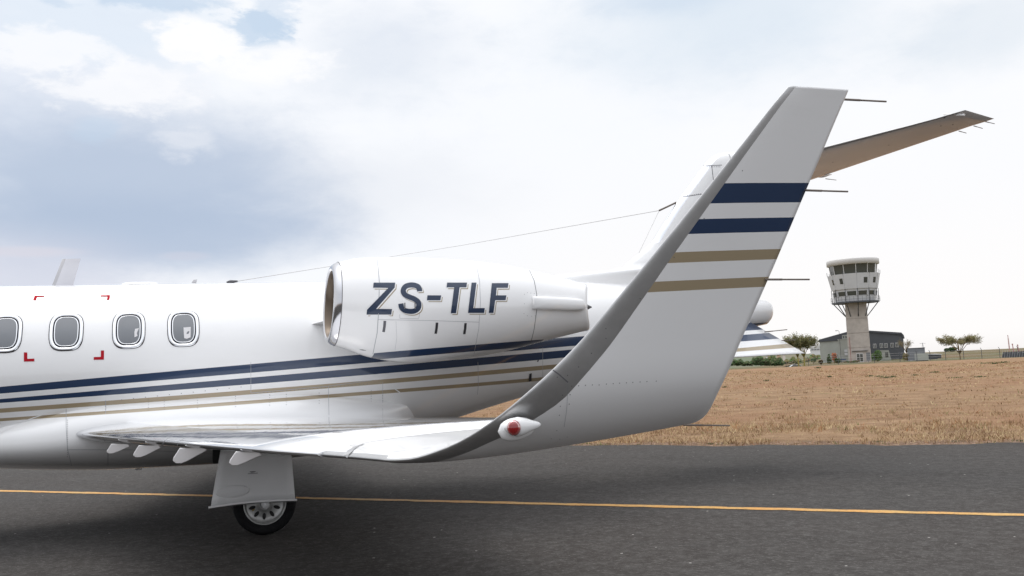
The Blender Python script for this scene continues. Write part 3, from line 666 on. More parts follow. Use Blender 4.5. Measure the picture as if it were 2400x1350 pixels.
# pylon ------------------------------------------------------------------
ps = [((1.22, -.80, 1.90), (4.0, -.60, 1.93), (0, 0, 1), .022, .022, .03, .03), ((1.30, -1.05, 1.93), (3.85, -1.05, 1.93), (0, 0, 1), .03, .03, .03, .03), ((1.5, -1.35, 1.95), (3.7, -1.35, 1.95), (0, 0, 1), .05, .05, .03, .03)]
q = P(746, 758, 9.42); ps[0] = ((q.x-.05, -.78, q.z), *ps[0][1:]); loft('pylon', ps, [M_white], jet)
# windows -----------------------------------------------------------------
R_, ZC = .875, 1.535
def surf(x, th, off): return (x, -(R_+off)*cos(th), ZC+(R_+off)*sin(th))
def outline(cx, ct, hx, hs, k=48, n_=3.3):
    o = []
    for a in np.linspace(0, 2*pi, k, endpoint=False):
        c, s_ = cos(a), sin(a); q = (abs(c)**n_+abs(s_)**n_)**(-1/n_); o.append((cx+hx*c*q, ct+hs*s_*q/R_))
    return o
def window(cx, patch=None):
    hx, hs, ct = .141, .193, radians(25.6)
    def ringmesh(levels, name, m, parent, cap=False):
        rs = [[surf(x, t, off) for x, t in outline(cx, ct, hx-ins, hs-ins)] for ins, off in levels]; v, f = rings(rs, cap0=False, cap1=cap); return mesh(name, v, f, m, parent)
    fr = ringmesh([(0, .001), (.003, .008), (.010, .011), (.020, .0105), (.027, .006), (.030, .002)], 'window', M_chrome, jet)
    ringmesh([(-.0045, .0015), (.001, .0035)], 'outer_seal', M_seal, fr)
    ringmesh([(.0285, .004), (.036, .003), (.040, .0025)], 'inner_seal', M_seal, fr)
    ringmesh([(.039, .0028), (.041, .005), (.0455, .005), (.0475, .0022)], 'retainer_ring', M_chrome, fr)
    # gently domed pane of real thickness-like form
    rs = [[surf(x, t, off) for x, t in outline(cx, ct, (hx-.046)*k, (hs-.046)*k)] for k, off in [(1, .0022), (.8, .0028), (.5, .0034), (.2, .0036), (.02, .0037)]]
    v, f = rings(rs, cap0=False); mesh('pane', v, f, M_pane, fr)
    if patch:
        pp = [surf(cx+x, ct+y, .0052) for x, y in patch]; mesh('daylight_patch', pp, [tuple(range(len(pp)))], M_daylight, fr, False)  # pale patch painting in daylight seen through the opposite cabin window
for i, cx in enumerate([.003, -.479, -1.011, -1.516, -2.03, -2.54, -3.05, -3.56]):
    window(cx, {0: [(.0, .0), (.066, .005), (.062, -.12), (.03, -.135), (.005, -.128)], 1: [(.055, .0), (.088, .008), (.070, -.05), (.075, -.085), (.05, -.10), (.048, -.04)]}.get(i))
# red emergency exit corner marks
def mark(pts, name='exit_mark'):
    b = B()
    for pl in pts:
        v = []
        for u, w_ in pl:
            p, n_ = hitb(bvh_f, u, w_); n_ = n_ if n_.dot(rel(CAM)-p) > 0 else -n_; v.append(p+n_*.003)
        b.add(v, [tuple(range(len(v)))])
    return b.build(name, M_red, fus)
mark([[(81, 693.5), (104, 693.2), (104, 696), (87, 696.5)], [(81, 693.5), (87, 696.5), (84.5, 704), (77.5, 704)]])
mark([[(236, 692.5), (258.5, 692), (252.5, 695.5), (236.5, 695.5)], [(258.5, 692), (256.5, 703), (249.5, 703), (252.5, 695.5)]])
mark([[(56, 826), (64, 826), (64, 841), (56, 847.5)], [(56, 847.5), (64, 841), (80.5, 840.5), (80.5, 847)]])
mark([[(236.5, 821.5), (244, 821.5), (243.5, 843), (236.5, 836.5)], [(243.5, 843), (219.5, 843.3), (220, 837), (236.5, 836.5)]])
# fuselage seams, rivets
SF = lambda pts, w_=.004, m=M_soft: strip(bvh_b, pts, w_, 'q', m, None)
gather([SF([(155, 958), (155, 1000), (158, 1050), (168, 1092)]), SF([(248, 938), (248, 970)]), SF([(588, 902), (588, 921), (760, 906), (870, 892)], .005), SF([(770, 905), (770, 930), (771, 973)]), SF([(588, 848), (588, 900)], .003),
        SF([(1120, 848), (1121, 900), (1119, 925)], .004), SF([(1272, 815), (1272, 895)], .004), SF([(897, 895), (897, 975)], .003), SF([(253, 1050), (253, 1092)], .005, M_soft), SF([(158, 1054), (300, 1054), (500, 1062)], .005)], 'panel_seam', fus)
rv = []
for u0 in (247, 348, 385, 463, 552, 632, 671, 748, 870, 897):
    for k in range(5): rv.append((u0, 925+k*6+(650-u0)*.04))
rv += [(158, 985+k*5) for k in range(18)]+[(285+k*28, 937-k*3.0) for k in range(11)]+[(600+k*9, 922-k*.75) for k in range(30)]
dots(bvh_b, rv, .0042, 'rivet', M_rivet, fus)
strip(bvh_b, [(0, 1016), (60, 985), (120, 965), (155, 959)], .008, 'fairing_lip', M_white, fair, .004)
strip(bvh_b, [(925, 911), (945, 925), (972, 950), (984, 968)], .010, 'fairing_lip', M_white, fair, .005)
strip(bvh_b, [(1243, 875), (1242, 893)], .03, 'drain_mast', M_fan, fus, .006, 4)
strip(bvh_b, [(1259, 845), (1262, 846)], .025, 'static_port', M_rivet, fus, .003, 2)
b = B(); q = P(325, 1094, 10.2); b.box((q.x-.03, q.y-.01, q.z-.03), (q.x+.03, q.y+.01, q.z+.06)); b.build('drain_mast', M_dull, fair)
# crown antennas ------------------------------------------------------------
def crown(u, v, Y=D): return P(u, v, Y)
a0, a1, a2, a3 = crown(121, 668), crown(172, 668), crown(189, 606), crown(146, 607)
s_ = [((a0.x, 0, 2.39), (a1.x, 0, 2.39), (0, 1, 0), .12, .12, .18, .18), ((a0.x+.005, 0, 2.42), (a1.x, 0, 2.42), (0, 1, 0), .10, .10, .18, .18), ((a3.x, 0, a3.z), (a2.x, 0, a2.z), (0, 1, 0), .10, .10, .2, .2)]
loft('blade_antenna', s_, [mat('antenna_white', (.6, .6, .64), .4), M_grey], jet)
def dome(u0, u1, vt, wid, name, m):
    p0, p1, pt = crown(u0, 664), crown(u1, 664), crown((u0+u1)/2, vt); rs = []
    for t in np.linspace(0, 1, 13):
        x = p0.x+(p1.x-p0.x)*t; k = (1-(2*t-1)**4)**.5+.02; rs.append([(x, wid*k*cos(a), 2.40+(pt.z-2.405)*k*max(-.4, sin(a))) for a in np.linspace(0, 2*pi, 24, endpoint=False)])
    v, f = rings(rs); return mesh(name, v, f, m, jet)
dome(280, 376, 660, .16, 'dome_antenna', M_white); dome(443, 466, 662.5, .03, 'beacon_base', M_white)
b0, b1, b2, b3 = crown(446, 664), crown(459, 663), crown(462, 655), crown(453, 656)
loft('whip_antenna', [((b0.x, 0, 2.40), (b1.x, 0, 2.40), (0, 1, 0), .15, .15, .1, .1), ((b3.x, 0, b3.z), (b2.x, 0, b2.z), (0, 1, 0), .15, .15, .1, .1)], [M_grey], jet)
# aerial wire
wa = crown(545, 661); wb = crown(1545, 493.5); wc = crown(1585, 474.5); wd = crown(1446, 700)
b = B(); b.tube([wa, (wa+wb)/2+Vector((0, 0, -.02)), wb], .0032, 6); b.tube([wb, wd], .0026, 6); wire = b.build('aerial_wire', M_wire, jet, True)
b = B(); b.tube([wb, wc], .011, 8); b.build('insulator', M_wick, wire, True); B().tube([crown(1438, 714), crown(1451, 688)], .010, 8).build('insulator', M_wick, wire, True)
b = B(); b.tube([crown(532, 664), crown(540, 660.5), crown(557, 659)], [.018, .02, .008], 8); b.build('wire_mount', M_fan, wire, True)
# landing gear -----------------------------------------------------------------
yd = 8.72
dp = [(519, 1056), (683, 1066), (687, 1120), (690, 1170), (655, 1170), (610, 1172), (570, 1175), (530, 1181), (494, 1187), (500, 1150), (508, 1095)]
NXD = 10; bb_ = B(); v = []; topl = [(519, 1056), (683, 1066)]
def dline(t, e):  # door grid: t down, e across
    L_ = np.interp(t, [0, 1], [518, 494]), np.interp(t, [0, 1], [1050, 1186]); Rr = np.interp(t, [0, 1], [683, 691]), np.interp(t, [0, 1], [1062, 1169])
    u = L_[0]*(1-e)+Rr[0]*e; w_ = L_[1]*(1-e)+Rr[1]*e-(4*t*sin(pi*e)); return u, w_
for s2 in (0, .022):
    for j in range(9):
        for i in range(NXD+1):
            u, w_ = dline(j/8, i/NXD); p = P(u, w_, yd); v.append((p.x, p.y+s2-.03*(j/8)**2, p.z))
f = []; k = 9*(NXD+1)
for s2 in (0, 1):
    for j in range(8):
        for i in range(NXD):
            q = (s2*k+j*(NXD+1)+i, s2*k+j*(NXD+1)+i+1, s2*k+(j+1)*(NXD+1)+i+1, s2*k+(j+1)*(NXD+1)+i); f.append(q[::-1] if s2 == 0 else q)
rim = [i for i in range(NXD+1)]+[j*(NXD+1)+NXD for j in range(1, 9)]+[8*(NXD+1)+i for i in range(NXD-1, -1, -1)]+[j*(NXD+1) for j in range(7, 0, -1)]
for a, b_ in zip(rim, rim[1:]+rim[:1]): f.append((a, b_, b_+k, a+k))
door = mesh('gear_door', v, f, M_dull, jet)
b = B(); lip = [P(*dline(1, e), yd) for e in np.linspace(-.03, 1.02, 9)]
for a, c in zip(lip, lip[1:]): b.add([(a.x, a.y-.045, a.z+.004), (c.x, c.y-.045, c.z+.004), (c.x, c.y+.02, c.z-.012), (a.x, a.y+.02, a.z-.012), (a.x, a.y-.045, a.z-.012), (c.x, c.y-.045, c.z-.012), (c.x, c.y+.02, c.z-.03), (a.x, a.y+.02, a.z-.03)], [(0, 1, 2, 3), (4, 7, 6, 5), (0, 4, 5, 1), (2, 6, 7, 3), (1, 5, 6, 2), (3, 7, 4, 0)])
b.build('door_lip', M_white, door)
b = B(); c0 = P(545, 1154, yd); rs = []
for kk, off in ((1, 0), (.92, .008), (.7, .013), (.3, .016), (.03, .017)):
    rs.append([(c0.x+.145*kk*cos(a), c0.y-.0265-off+.005, c0.z+.055*kk*sin(a)+.01) for a in np.linspace(0, 2*pi, 28, endpoint=False)])
v, f = rings(rs, cap0=False); mesh('door_bulge', v, f, M_dull, door)
b = B()
for zz, w_, t in ((0, .05, .0025), (-.006, .03, .002), (-.016, .085, .002)):
    c0 = P(592, 1105, yd); b.box((c0.x-w_/2, c0.y-.016, c0.z+zz-t), (c0.x+w_/2, c0.y-.012, c0.z+zz+t))
b.build('placard', M_line, door)
def wheel(y0, parent):
    c = onY(621.5, 1184.5, 8.78); cx, cz, R0 = c.x, .275+.012, .275
    def lathe(prof, n_=64): return rings([[(cx+cos(a)*r, y0+y, max(.0125, cz+sin(a)*r)) for a in np.linspace(0, 2*pi, n_, endpoint=False)] for y, r in prof], cap0=False, cap1=False)
    v, f = lathe([(-.055, .182), (-.072, .2), (-.080, .225), (-.078, .25), (-.062, .268), (-.03, .2745), (-.028, .270), (-.022, .270), (-.02, .275), (.02, .275), (.022, .270), (.028, .270), (.03, .2745), (.062, .268), (.078, .25), (.08, .225), (.072, .2), (.055, .182)])
    ty = mesh('tyre', v, f, M_tyre, None)
    v, f = lathe([(-.052, .189), (-.062, .186), (-.062, .176), (-.052, .172), (-.040, .165), (-.034, .155), (-.030, .12), (-.036, .08), (-.040, .060), (-.058, .056), (-.060, .045), (-.050, .040), (-.048, .002), (.05, .002), (.05, .185)])
    b = B(); b.add(v, f, 0)
    for k in range(10):
        a = k*2*pi/10+.25; ca, sa = cos(a), sin(a)
        b.add([(cx+ca*(.112+.030*cos(t))-sa*.0155*sin(t), y0-.0415+.004, cz+sa*(.112+.030*cos(t))+ca*.0155*sin(t)) for t in np.linspace(0, 2*pi, 16, endpoint=False)], [tuple(range(16))], 1)
    for k in range(6):
        a = k*2*pi/6; b.tube([(cx+cos(a)*.03, y0-.062, cz+sin(a)*.03), (cx+cos(a)*.03, y0-.045, cz+sin(a)*.03)], .006, 6)
    rm = b.build('rim', [M_rim, M_dark], None, True)
    b = B(); a = radians(205); b.tube([(cx+cos(a)*.118, y0-.06, cz+sin(a)*.118), (cx+cos(a)*.1, y0-.035, cz+sin(a)*.1)], .006, 6); vl = b.build('valve', mat('brass', (.6, .38, .08), .3, .8), None)
    return ty, rm, vl
b = B(); c = onY(621.5, 1184.5, 8.78)
b.tube([(c.x, 8.97-D, .29), (c.x, 8.97-D, .62), (c.x-.05, 8.97-D, .95)], [.045, .05, .06], 12); b.tube([(c.x, 8.72-D, .287), (c.x, 9.15-D, .287)], .035, 10)
b.tube([(c.x-.02, 8.97-D, .45), (c.x-.3, 9.0-D, .9)], .025, 8); leg = b.build('landing_gear_leg', M_dull, jet, True)
for y0 in (8.86-D, 9.06-D):
    ty, rm, vl = wheel(y0, leg); ty.name = 'wheel'; ty.parent = jet; rm.parent = ty; vl.parent = ty
# gear bay seen dark ahead of the door
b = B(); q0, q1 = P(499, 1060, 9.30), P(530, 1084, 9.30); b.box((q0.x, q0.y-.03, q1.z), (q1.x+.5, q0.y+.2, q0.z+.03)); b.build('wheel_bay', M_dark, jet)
# nose gear + starboard half: copies of the port parts mirrored on the centre plane
b = B(); b.tube([(-7.2, 0, .25), (-7.2, 0, .95)], .04, 10); ng = b.build('nose_gear_leg', M_dull, jet, True)
rs = [[(-7.2+cos(a)*r, y, .232+sin(a)*r) for a in np.linspace(0, 2*pi, 40, endpoint=False)] for y, r in [(-.05, .12), (-.07, .18), (-.04, .218), (.04, .218), (.07, .18), (.05, .12)]]
v, f = rings(rs); mesh('nose_wheel', v, f, M_tyre, jet)
for o in list(jet.children_recursive):
    if o.name.split('.')[0] in ('rivet', 'panel_seam', 'cowl_seam', 'reverser_seam', 'placard', 'fairing_lip', 'latch', 'static_port', 'door_bulge'): absorb(o.parent, o)
def mirror(o, parent):
    c = o.copy(); COL.objects.link(c); c.parent = parent
    if parent is jet: c.scale = (1, -1, 1)
    for ch in list(o.children): mirror(ch, c)
for o in [o for o in list(jet.children) if o.name.split('.')[0] in ('wing', 'winglet', 'stabiliser', 'delta_fin', 'engine_nacelle', 'pylon', 'window', 'landing_gear_leg', 'wheel')]:
    for_mirror = o; c = mirror(o, jet)
for o in list(jet.children):
    if o.scale.y < 0:
        for ch in list(o.children):
            if ch.name.startswith(('registration', 'letter')): bpy.data.objects.remove(ch)
#BACKGROUND
# ================================================================== BACKGROUND
def place(u, depth): d = ray(u, 850); p = CAM+d*depth; return (p.x, p.y, float(T(p.x, p.y)))
def face(u): return -azel(u, 850)[0]          # turns a thing's local -Y towards the viewer
M_conc = mat('pale_concrete', lin(176, 168, 160), .85, fn=speckled(.12, .5, 6, .2, .02))
M_panel = mat('tower_cladding', lin(198, 199, 202), .45, fn=speckled(.05, .4))
M_roofw = mat('roof_band_white', lin(206, 204, 202), .5)
M_tglass = mat('tower_glass', (.06, .065, .06), .08, spec=.8)
M_steel = mat('dark_steel', (.075, .08, .09), .5, .3)
M_char = mat('charcoal_cladding', lin(78, 80, 85), .6, fn=speckled(.08, .6))
M_char2 = mat('charcoal_roof', lin(72, 74, 80), .6)
M_sage = mat('sage_wall', lin(162, 164, 158), .8, fn=speckled(.06, .5))
M_bark = mat('pale_bark', lin(128, 112, 84), .9, fn=speckled(.2, 4)); M_ybark = mat('fever_bark', lin(160, 146, 84), .9)
M_leaf = [mat('leaf_%s' % n, lin(*c), .8, spec=.2) for n, c in (('olive', (112, 112, 70)), ('tan', (134, 118, 88)), ('dull', (92, 96, 66)), ('green', (98, 122, 64)), ('dark', (58, 76, 48)), ('orange', (184, 104, 60)), ('mid', (74, 100, 58)), ('rose', (120, 84, 72)))]
def ngon(r, n, z, rot=0, cx=0, cy=0): return [(cx+r*cos(a), cy+r*sin(a), z) for a in (rot+k*2*pi/n for k in range(n))]
# control tower --------------------------------------------------------
tx = place(2016, 262); tower = thing('control_tower', 'tall airport control tower with concrete shaft and flared white glazed cab', 'control tower', tx, face(2016))
b = B()
lv = [(-.5, 2.95), (3.9, 2.92), (3.92, 2.80), (4.08, 2.80), (4.1, 2.91), (7.9, 2.88), (7.92, 2.76), (8.08, 2.76), (8.1, 2.87), (11.9, 2.84), (11.92, 2.72), (12.08, 2.72), (12.1, 2.83), (15.3, 2.8), (17, 2.8)]
v, f = rings([[(-h, -h, z), (h, -h, z), (h, h, z), (-h, h, z)] for z, h in lv]); b.add(v, f); b.build('shaft', M_conc, tower)
b = B(); b.box((-1.9, -3.35, 3.05), (2.2, -2.9, 3.15)); b.build('canopy', M_steel, tower)
dr = B().box((-.85, -3.06, .0), (.95, -2.9, 2.5)).build('door', M_roofw, tower)
B().box((-.72, -3.09, .2), (-.02, -3.05, 1.2)).build('pane', M_tglass, dr); B().box((.1, -3.09, .2), (.82, -3.05, 1.2)).build('pane', M_tglass, dr)
B().box((-.72, -3.09, 1.3), (-.02, -3.05, 2.3)).build('pane', M_tglass, dr); B().box((.1, -3.09, 1.3), (.82, -3.05, 2.3)).build('pane', M_tglass, dr)
b = B(); b.tube([(-2.3, -3.0, 0), (-2.3, -3.0, 7.0)], .06, 6); b.build('downpipe', mat('red_pipe', lin(160, 90, 80), .6), tower)
NG = 12; r0 = pi/12*.45
v, f = rings([ngon(6.3, NG, z, r0) for z in (16.35, 16.75)]); mesh('platform', v, f, M_steel, tower, False)
v, f = rings([ngon(5.3, NG, 16.7, r0), ngon(5.55, NG, 18.3, r0)]); b = B().add(v, f)
v, f = rings([ngon(5.7, NG, 19.5, r0), ngon(5.85, NG, 20.2, r0)]); b.add(v, f); b.build('lower_cabin', M_panel, tower)
v, f = rings([ngon(5.5, NG, 18.3, r0), ngon(5.68, NG, 19.5, r0)], cap0=False, cap1=False); mesh('lower_glazing', v, f, M_tglass, tower, False)
for k in range(NG):
    a = r0+k*2*pi/NG
    B().tube([(6.1*cos(a), 6.1*sin(a), 16.6), (6.2*cos(a), 6.2*sin(a), 20.2)], .10, 6).build('strut', M_steel, tower)
    B().tube([(5.55*cos(a), 5.55*sin(a), 18.3), (5.72*cos(a), 5.72*sin(a), 19.5)], .3, 6).build('mullion', M_panel, tower)
    if k % 2 == 0 or sin(a) < -.5:
        B().tube([(5.9*cos(a), 5.9*sin(a), 16.4), (2.75*max(-1, min(1, 1.4*cos(a))), 2.75*max(-1, min(1, 1.4*sin(a))), 12.6)], .13, 6).build('brace', M_steel, tower)
b = B()
for k in range(NG*3):
    a = r0+k*2*pi/NG/3; rr_ = 6.5*cos(pi/NG)/cos(((k % 3)/3*2*pi/NG)-pi/NG); b.tube([(rr_*cos(a), rr_*sin(a), 16.6), (rr_*cos(a), rr_*sin(a), 18.0)], .03, 4)
for z in (17.3, 18.05):
    q = ngon(6.5, NG, z, r0); b.tube(q+[q[0]], .025, 4)
b.build('railing', M_steel, tower)
b = B(); v, f = rings([ngon(6.1, NG, 20.15, r0), ngon(6.95, NG, 24.3, r0)]); b.add(v, f)
for k in range(NG):
    a = r0+k*2*pi/NG; b.tube([(6.11*cos(a), 6.11*sin(a), 20.2), (6.96*cos(a), 6.96*sin(a), 24.3)], .035, 4, 1)
b.build('cab_wall', [M_panel, M_soft], tower)
for th_ in (-54, -28, 30.5, 58, 118, 150, -118, -150):                # small paired windows let into the flared wall
    a = radians(-90+th_) % (2*pi); k = math.floor((a-r0)/(2*pi/NG)); am = r0+(k+.5)*2*pi/NG; n_ = Vector((cos(am), sin(am), 0)); t_ = Vector((-sin(am), cos(am), 0))
    off = t_*(tan(a-am)*6.3*.75); fr = None
    for zz, hh, m_, nm in ((21.6, 1.5, M_steel, 'window'), (21.7, .6, M_tglass, 'pane'), (22.42, .6, M_tglass, 'pane')):
        w_ = .5 if nm == 'window' else .42; q = []; dz_ = .05 if nm == 'window' else .08
        for s_, z in ((-1, zz), (1, zz), (1, zz+hh), (-1, zz+hh)):
            rr_ = (6.1+(z-20.15)/4.15*.85)*cos(pi/NG); q.append(n_*(rr_+dz_)+off+t_*(s_*w_)+Vector((0, 0, z)))
        q += [p-n_*.2 for p in q]
        o = mesh(nm, q, [(0, 1, 2, 3), (0, 4, 5, 1), (1, 5, 6, 2), (2, 6, 7, 3), (3, 7, 4, 0)], m_, tower if fr is None else fr, False)
        if fr is None: fr = o
v, f = rings([ngon(6.0, NG, 24.25, r0), ngon(6.35, NG, 27.0, r0)], cap0=False, cap1=False); mesh('cab_glazing', v, f, M_tglass, tower, False)
for k in range(NG):
    a = r0+k*2*pi/NG; B().tube([(6.02*cos(a), 6.02*sin(a), 24.2), (6.4*cos(a), 6.4*sin(a), 27.0)], .10, 6).build('mullion', M_roofw, tower)
    B().tube([(6.98*cos(a), 6.98*sin(a), 24.2), (7.05*cos(a), 7.05*sin(a), 25.3)], .06, 4).build('rail_post', M_steel, tower)
v, f = rings([ngon(6.6, 32, 26.9), ngon(6.95, 32, 27.0), ngon(7.0, 32, 28.3), ngon(6.85, 32, 28.5), ngon(6.0, 32, 28.55)]); mesh('roof', v, f, M_roofw, tower)
# hangar ----------------------------------------------------------------
k_ = 285/F; hx = place(2022, 285); hg = thing('hangar', 'wide gabled hangar behind the control tower, pale left wall and charcoal right half', 'hangar', hx, face(2022))
Ux = lambda u, c=2022, k=k_: (u-c)*k
Wl, Wr, ze, zr, xp = Ux(1929), Ux(2114), 6.3, 9.3, Ux(2010)
b = B(); pl = [(Wl, -1), (Ux(2000), -1), (Ux(2000), ze+.2), (Wl, ze)]; b.prism(pl, 0, 18); b.build('wall', M_sage, hg)
b = B(); b.prism([(Ux(2000)+.01, -1), (Wr, -1), (Wr+.02, ze), (Wr-.3, ze+.9), (xp, zr-.1), (Ux(2000)+.01, zr-.3)], 0.02, 18); rw = b.build('wall', M_char, hg); rw['label'] = 'charcoal wall'
b = B(); b.prism([(Wl-.4, ze), (Wl-.2, ze+.7), (xp, zr+.2), (Wr-.4, ze+1.6), (Wr+.2, ze+.8), (Wr+.4, ze-.2), (Wr+.1, ze-.2), (Wr-.5, ze+1), (xp, zr-.3), (Ux(2000), zr-.6), (Ux(2000), ze+.25)], -.3, 18.2); b.build('roof', M_char2, hg)
for u in (2051, 2065.5, 2075.5, 2089, 2099.5):
    x = Ux(u); fr = B().box((x-.45, -.12, 3.6), (x+.45, .05, 4.9)).build('window', M_roofw, hg)
    for sx, sz in ((-1, 0), (1, 0), (-1, 1), (1, 1)): pass
    B().box((x-.36, -.15, 3.7), (x-.05, -.1, 4.8)).build('pane', M_tglass, fr); B().box((x+.05, -.15, 3.7), (x+.36, -.1, 4.8)).build('pane', M_tglass, fr)
k2 = 272/F
an = thing('annex_building', 'pale sage flat-roofed annex left of the tower with air conditioners on its wall', 'building', place(1979, 275), face(1979))
b = B(); b.box((-1.35, 0, -1), (1.35, 6, 6.6)); b.box((-1.45, -.1, 6.6), (1.45, 6.1, 6.75)); b.build('wall', M_sage, an)
b = B(); b.box((-.1, .5, 6.75), (1.3, 2.5, 7.9)); b.build('roof_box', M_sage, an); B().box((.1, .45, 6.95), (.5, .52, 7.6)).build('window', M_tglass, an); B().box((.8, .45, 6.95), (1.15, .52, 7.6)).build('window', M_tglass, an)
for z in (2.9, 2.0): B().box((.25, -.5, z), (1.1, 0, z+.75)).build('air_conditioner', M_panel, an)
B().box((-1.2, -.9, .7), (.5, -.5, .95)).build('bench', mat('blue_paint', lin(60, 80, 130), .5), an)
a2 = thing('low_annex', 'low pale annex with one window in front of the charcoal hangar wall', 'building', place(2079, 270), face(2079))
b = B(); b.prism([(-1.9, -1), (1.4, -1), (.7, 2.9), (-1.9, 3.0)], 0, 5); b.build('wall', M_sage, a2); B().box((-.3, -.08, .9), (.5, .02, 2.3)).build('window', M_tglass, a2)
lp = thing('area_light', 'thin lamp pole with a single head above the annex roof', 'lamp', place(1972, 268), face(1972))
B().tube([(0, 0, -.5), (0, 0, 8.9), (-.2, 0, 9.1), (-.5, 0, 9.15)], .06, 6).build('pole', M_steel, lp); B().box((-1.0, -.2, 9.0), (-.4, .2, 9.22)).build('lamp_head', M_panel, lp)
sg = thing('sign_panel', 'grey upright sign panel on a post beside the tower door', 'sign', place(2036, 240), face(2036))
B().box((-.45, -.05, .5), (.5, .05, 2.6)).build('panel', mat('panel_grey', lin(110, 112, 116), .5), sg); B().tube([(0, 0, -.3), (0, 0, .5)], .05, 6).build('post', M_steel, sg)
# tank building, container, sheds -----------------------------------------
tk = thing('plant_building', 'blue-grey flat-roofed plant building right of the bare tree', 'building', place(2149, 235), face(2149))
M_tank = mat('blue_grey_wall', lin(118, 121, 127), .7, fn=speckled(.06, .8)); b = B(); b.box((-2.0, 0, -1), (2.05, 5, 3.05)); b.build('wall', M_tank, tk); B().box((-2.1, -.1, 3.05), (2.15, 5.1, 3.2)).build('roof', M_char2, tk)
cn = thing('container', 'pale grey slatted container unit in front of the plant building', 'container', place(2161, 222), face(2161))
b = B(); b.box((-1.5, 0, .15), (1.5, 2, 1.75))
for i in range(5): b.box((-1.4, -.05, .35+i*.27), (-.9, 0, .5+i*.27), 1)
b.build('body', [M_sage, M_soft], cn); B().box((-1.4, .1, -.2), (1.4, 1.9, .15)).build('base', M_dark, cn)
for u, w_, h_, d_, lb in ((2187, 1.2, 1.3, 250, 'small dark shed with pale roof right of the container'), (2200, .8, 1.1, 262, 'low grey shed farther right beside the mound')):
    sh = thing('shed', lb, 'shed', place(u, d_), face(u), 'low sheds right of the container')
    B().box((-w_, 0, -1), (w_, 3, h_)).build('wall', M_char, sh); B().prism([(-w_-.2, h_), (w_+.2, h_-.15), (w_+.2, h_+.0), (-w_-.2, h_+.2)], -.2, 3.2).build('roof', M_panel, sh)
# trees ----------------------------------------------------------------------
def tree(name, label, cat, u, depth, h, spread, flat, leaves, bark, nleaf, lsz, fork=.3, ntr=1, group=None, seed=1, lean=0, n1_=7):
    R_ = random.Random(seed); t = thing(name, label, cat, place(u, depth), face(u), group); ends = []; b = B()
    for q in range(ntr):
        x0 = (q-(ntr-1)/2)*spread*.17; base = Vector((x0, 0, -.4)); fk = Vector((x0*1.2+lean, R_.uniform(-.1, .1), h*fork))
        b.tube([base, (base+fk)/2+Vector((.03, 0, 0)), fk], [h*.03, h*.024, h*.021], 7)
        for i in range(n1_):
            a = i*2*pi/n1_+R_.uniform(-.3, .3); rr_ = spread*.5*R_.uniform(.45, .8)
            if i == 0: rr_ = spread*.1
            m1 = fk+Vector((cos(a)*rr_*.5, sin(a)*rr_*.5, h*(1-fork)*R_.uniform(.35, .5))); e1 = fk+Vector((cos(a)*rr_, sin(a)*rr_, h*(1-fork)*R_.uniform(.62, .85)*(1-flat*.25*(rr_/spread*2)**2)))
            b.tube([fk, m1, e1], [h*.014, h*.01, h*.006], 5)
            for j in range(7):
                a2_ = a+R_.uniform(-1.5, 1.5); r2 = spread*.5*R_.uniform(.2, .5); s0 = m1.lerp(e1, R_.uniform(.3, 1)); e2 = s0+Vector((cos(a2_)*r2, sin(a2_)*r2, h*R_.uniform(-.04, .20)))
                ends.append((s0, e2)); b.tube([s0, s0.lerp(e2, .5)+Vector((0, 0, .04*h)), e2], [h*.006, h*.004, h*.0025], 4)
                for l in range(3):
                    a3 = a2_+R_.uniform(-1.2, 1.2); r3 = spread*.5*R_.uniform(.1, .25); s1 = s0.lerp(e2, R_.uniform(.3, 1)); e3 = s1+Vector((cos(a3)*r3, sin(a3)*r3, h*R_.uniform(-.02, .08)))
                    b.tube([s1, e3], [h*.003, h*.0015], 3); ends.append((s1, e3))
    b.build('trunk', bark, t, True)
    c = B()
    for i in range(nleaf):
        s1, e3 = R_.choice(ends); p = s1.lerp(e3, R_.uniform(.2, 1.1))+Vector((R_.gauss(0, spread*.018), R_.gauss(0, spread*.018), R_.gauss(0, h*(.03 if flat else .05))))
        ax = Vector((R_.uniform(-1, 1), R_.uniform(-1, 1), R_.uniform(-.6, .6))).normalized(); bx = ax.orthogonal().normalized(); s_ = lsz*R_.uniform(.6, 1.5)
        c.add([p-ax*s_, p+bx*s_*.45, p+ax*s_, p-bx*s_*.45], [(0, 1, 2, 3)], R_.choice((0, 0, 1, 1, 2)) if len(leaves) > 2 else R_.choice(range(len(leaves))))
    c.build('crown', leaves, t); return t
L = M_leaf
tree('acacia_tree', 'flat-topped acacia tree standing alone against the sky right of the tower', 'tree', 2251, 205, 5.8, 8.6, 1, [L[0], L[1], L[2]], M_bark, 8500, .10, .22, seed=4, n1_=12)
tree('fever_tree', 'broad olive tree with twin yellow trunks behind the tail fin', 'tree', 1878, 190, 6.4, 6.0, 0, [L[0], L[2], L[1]], M_ybark, 13000, .12, .34, 2, seed=9, n1_=11)
tree('bare_tree', 'nearly leafless tree at the right end of the charcoal hangar', 'tree', 2127, 240, 5.4, 4.2, 0, [L[1], L[2]], M_bark, 700, .07, .35, seed=5, n1_=10)
tree('small_tree', 'small dark round-headed tree on a thin stem left of the hangar', 'tree', 1907, 225, 1.9, 1.4, 0, [L[4], L[6]], M_bark, 700, .10, .35, seed=6)
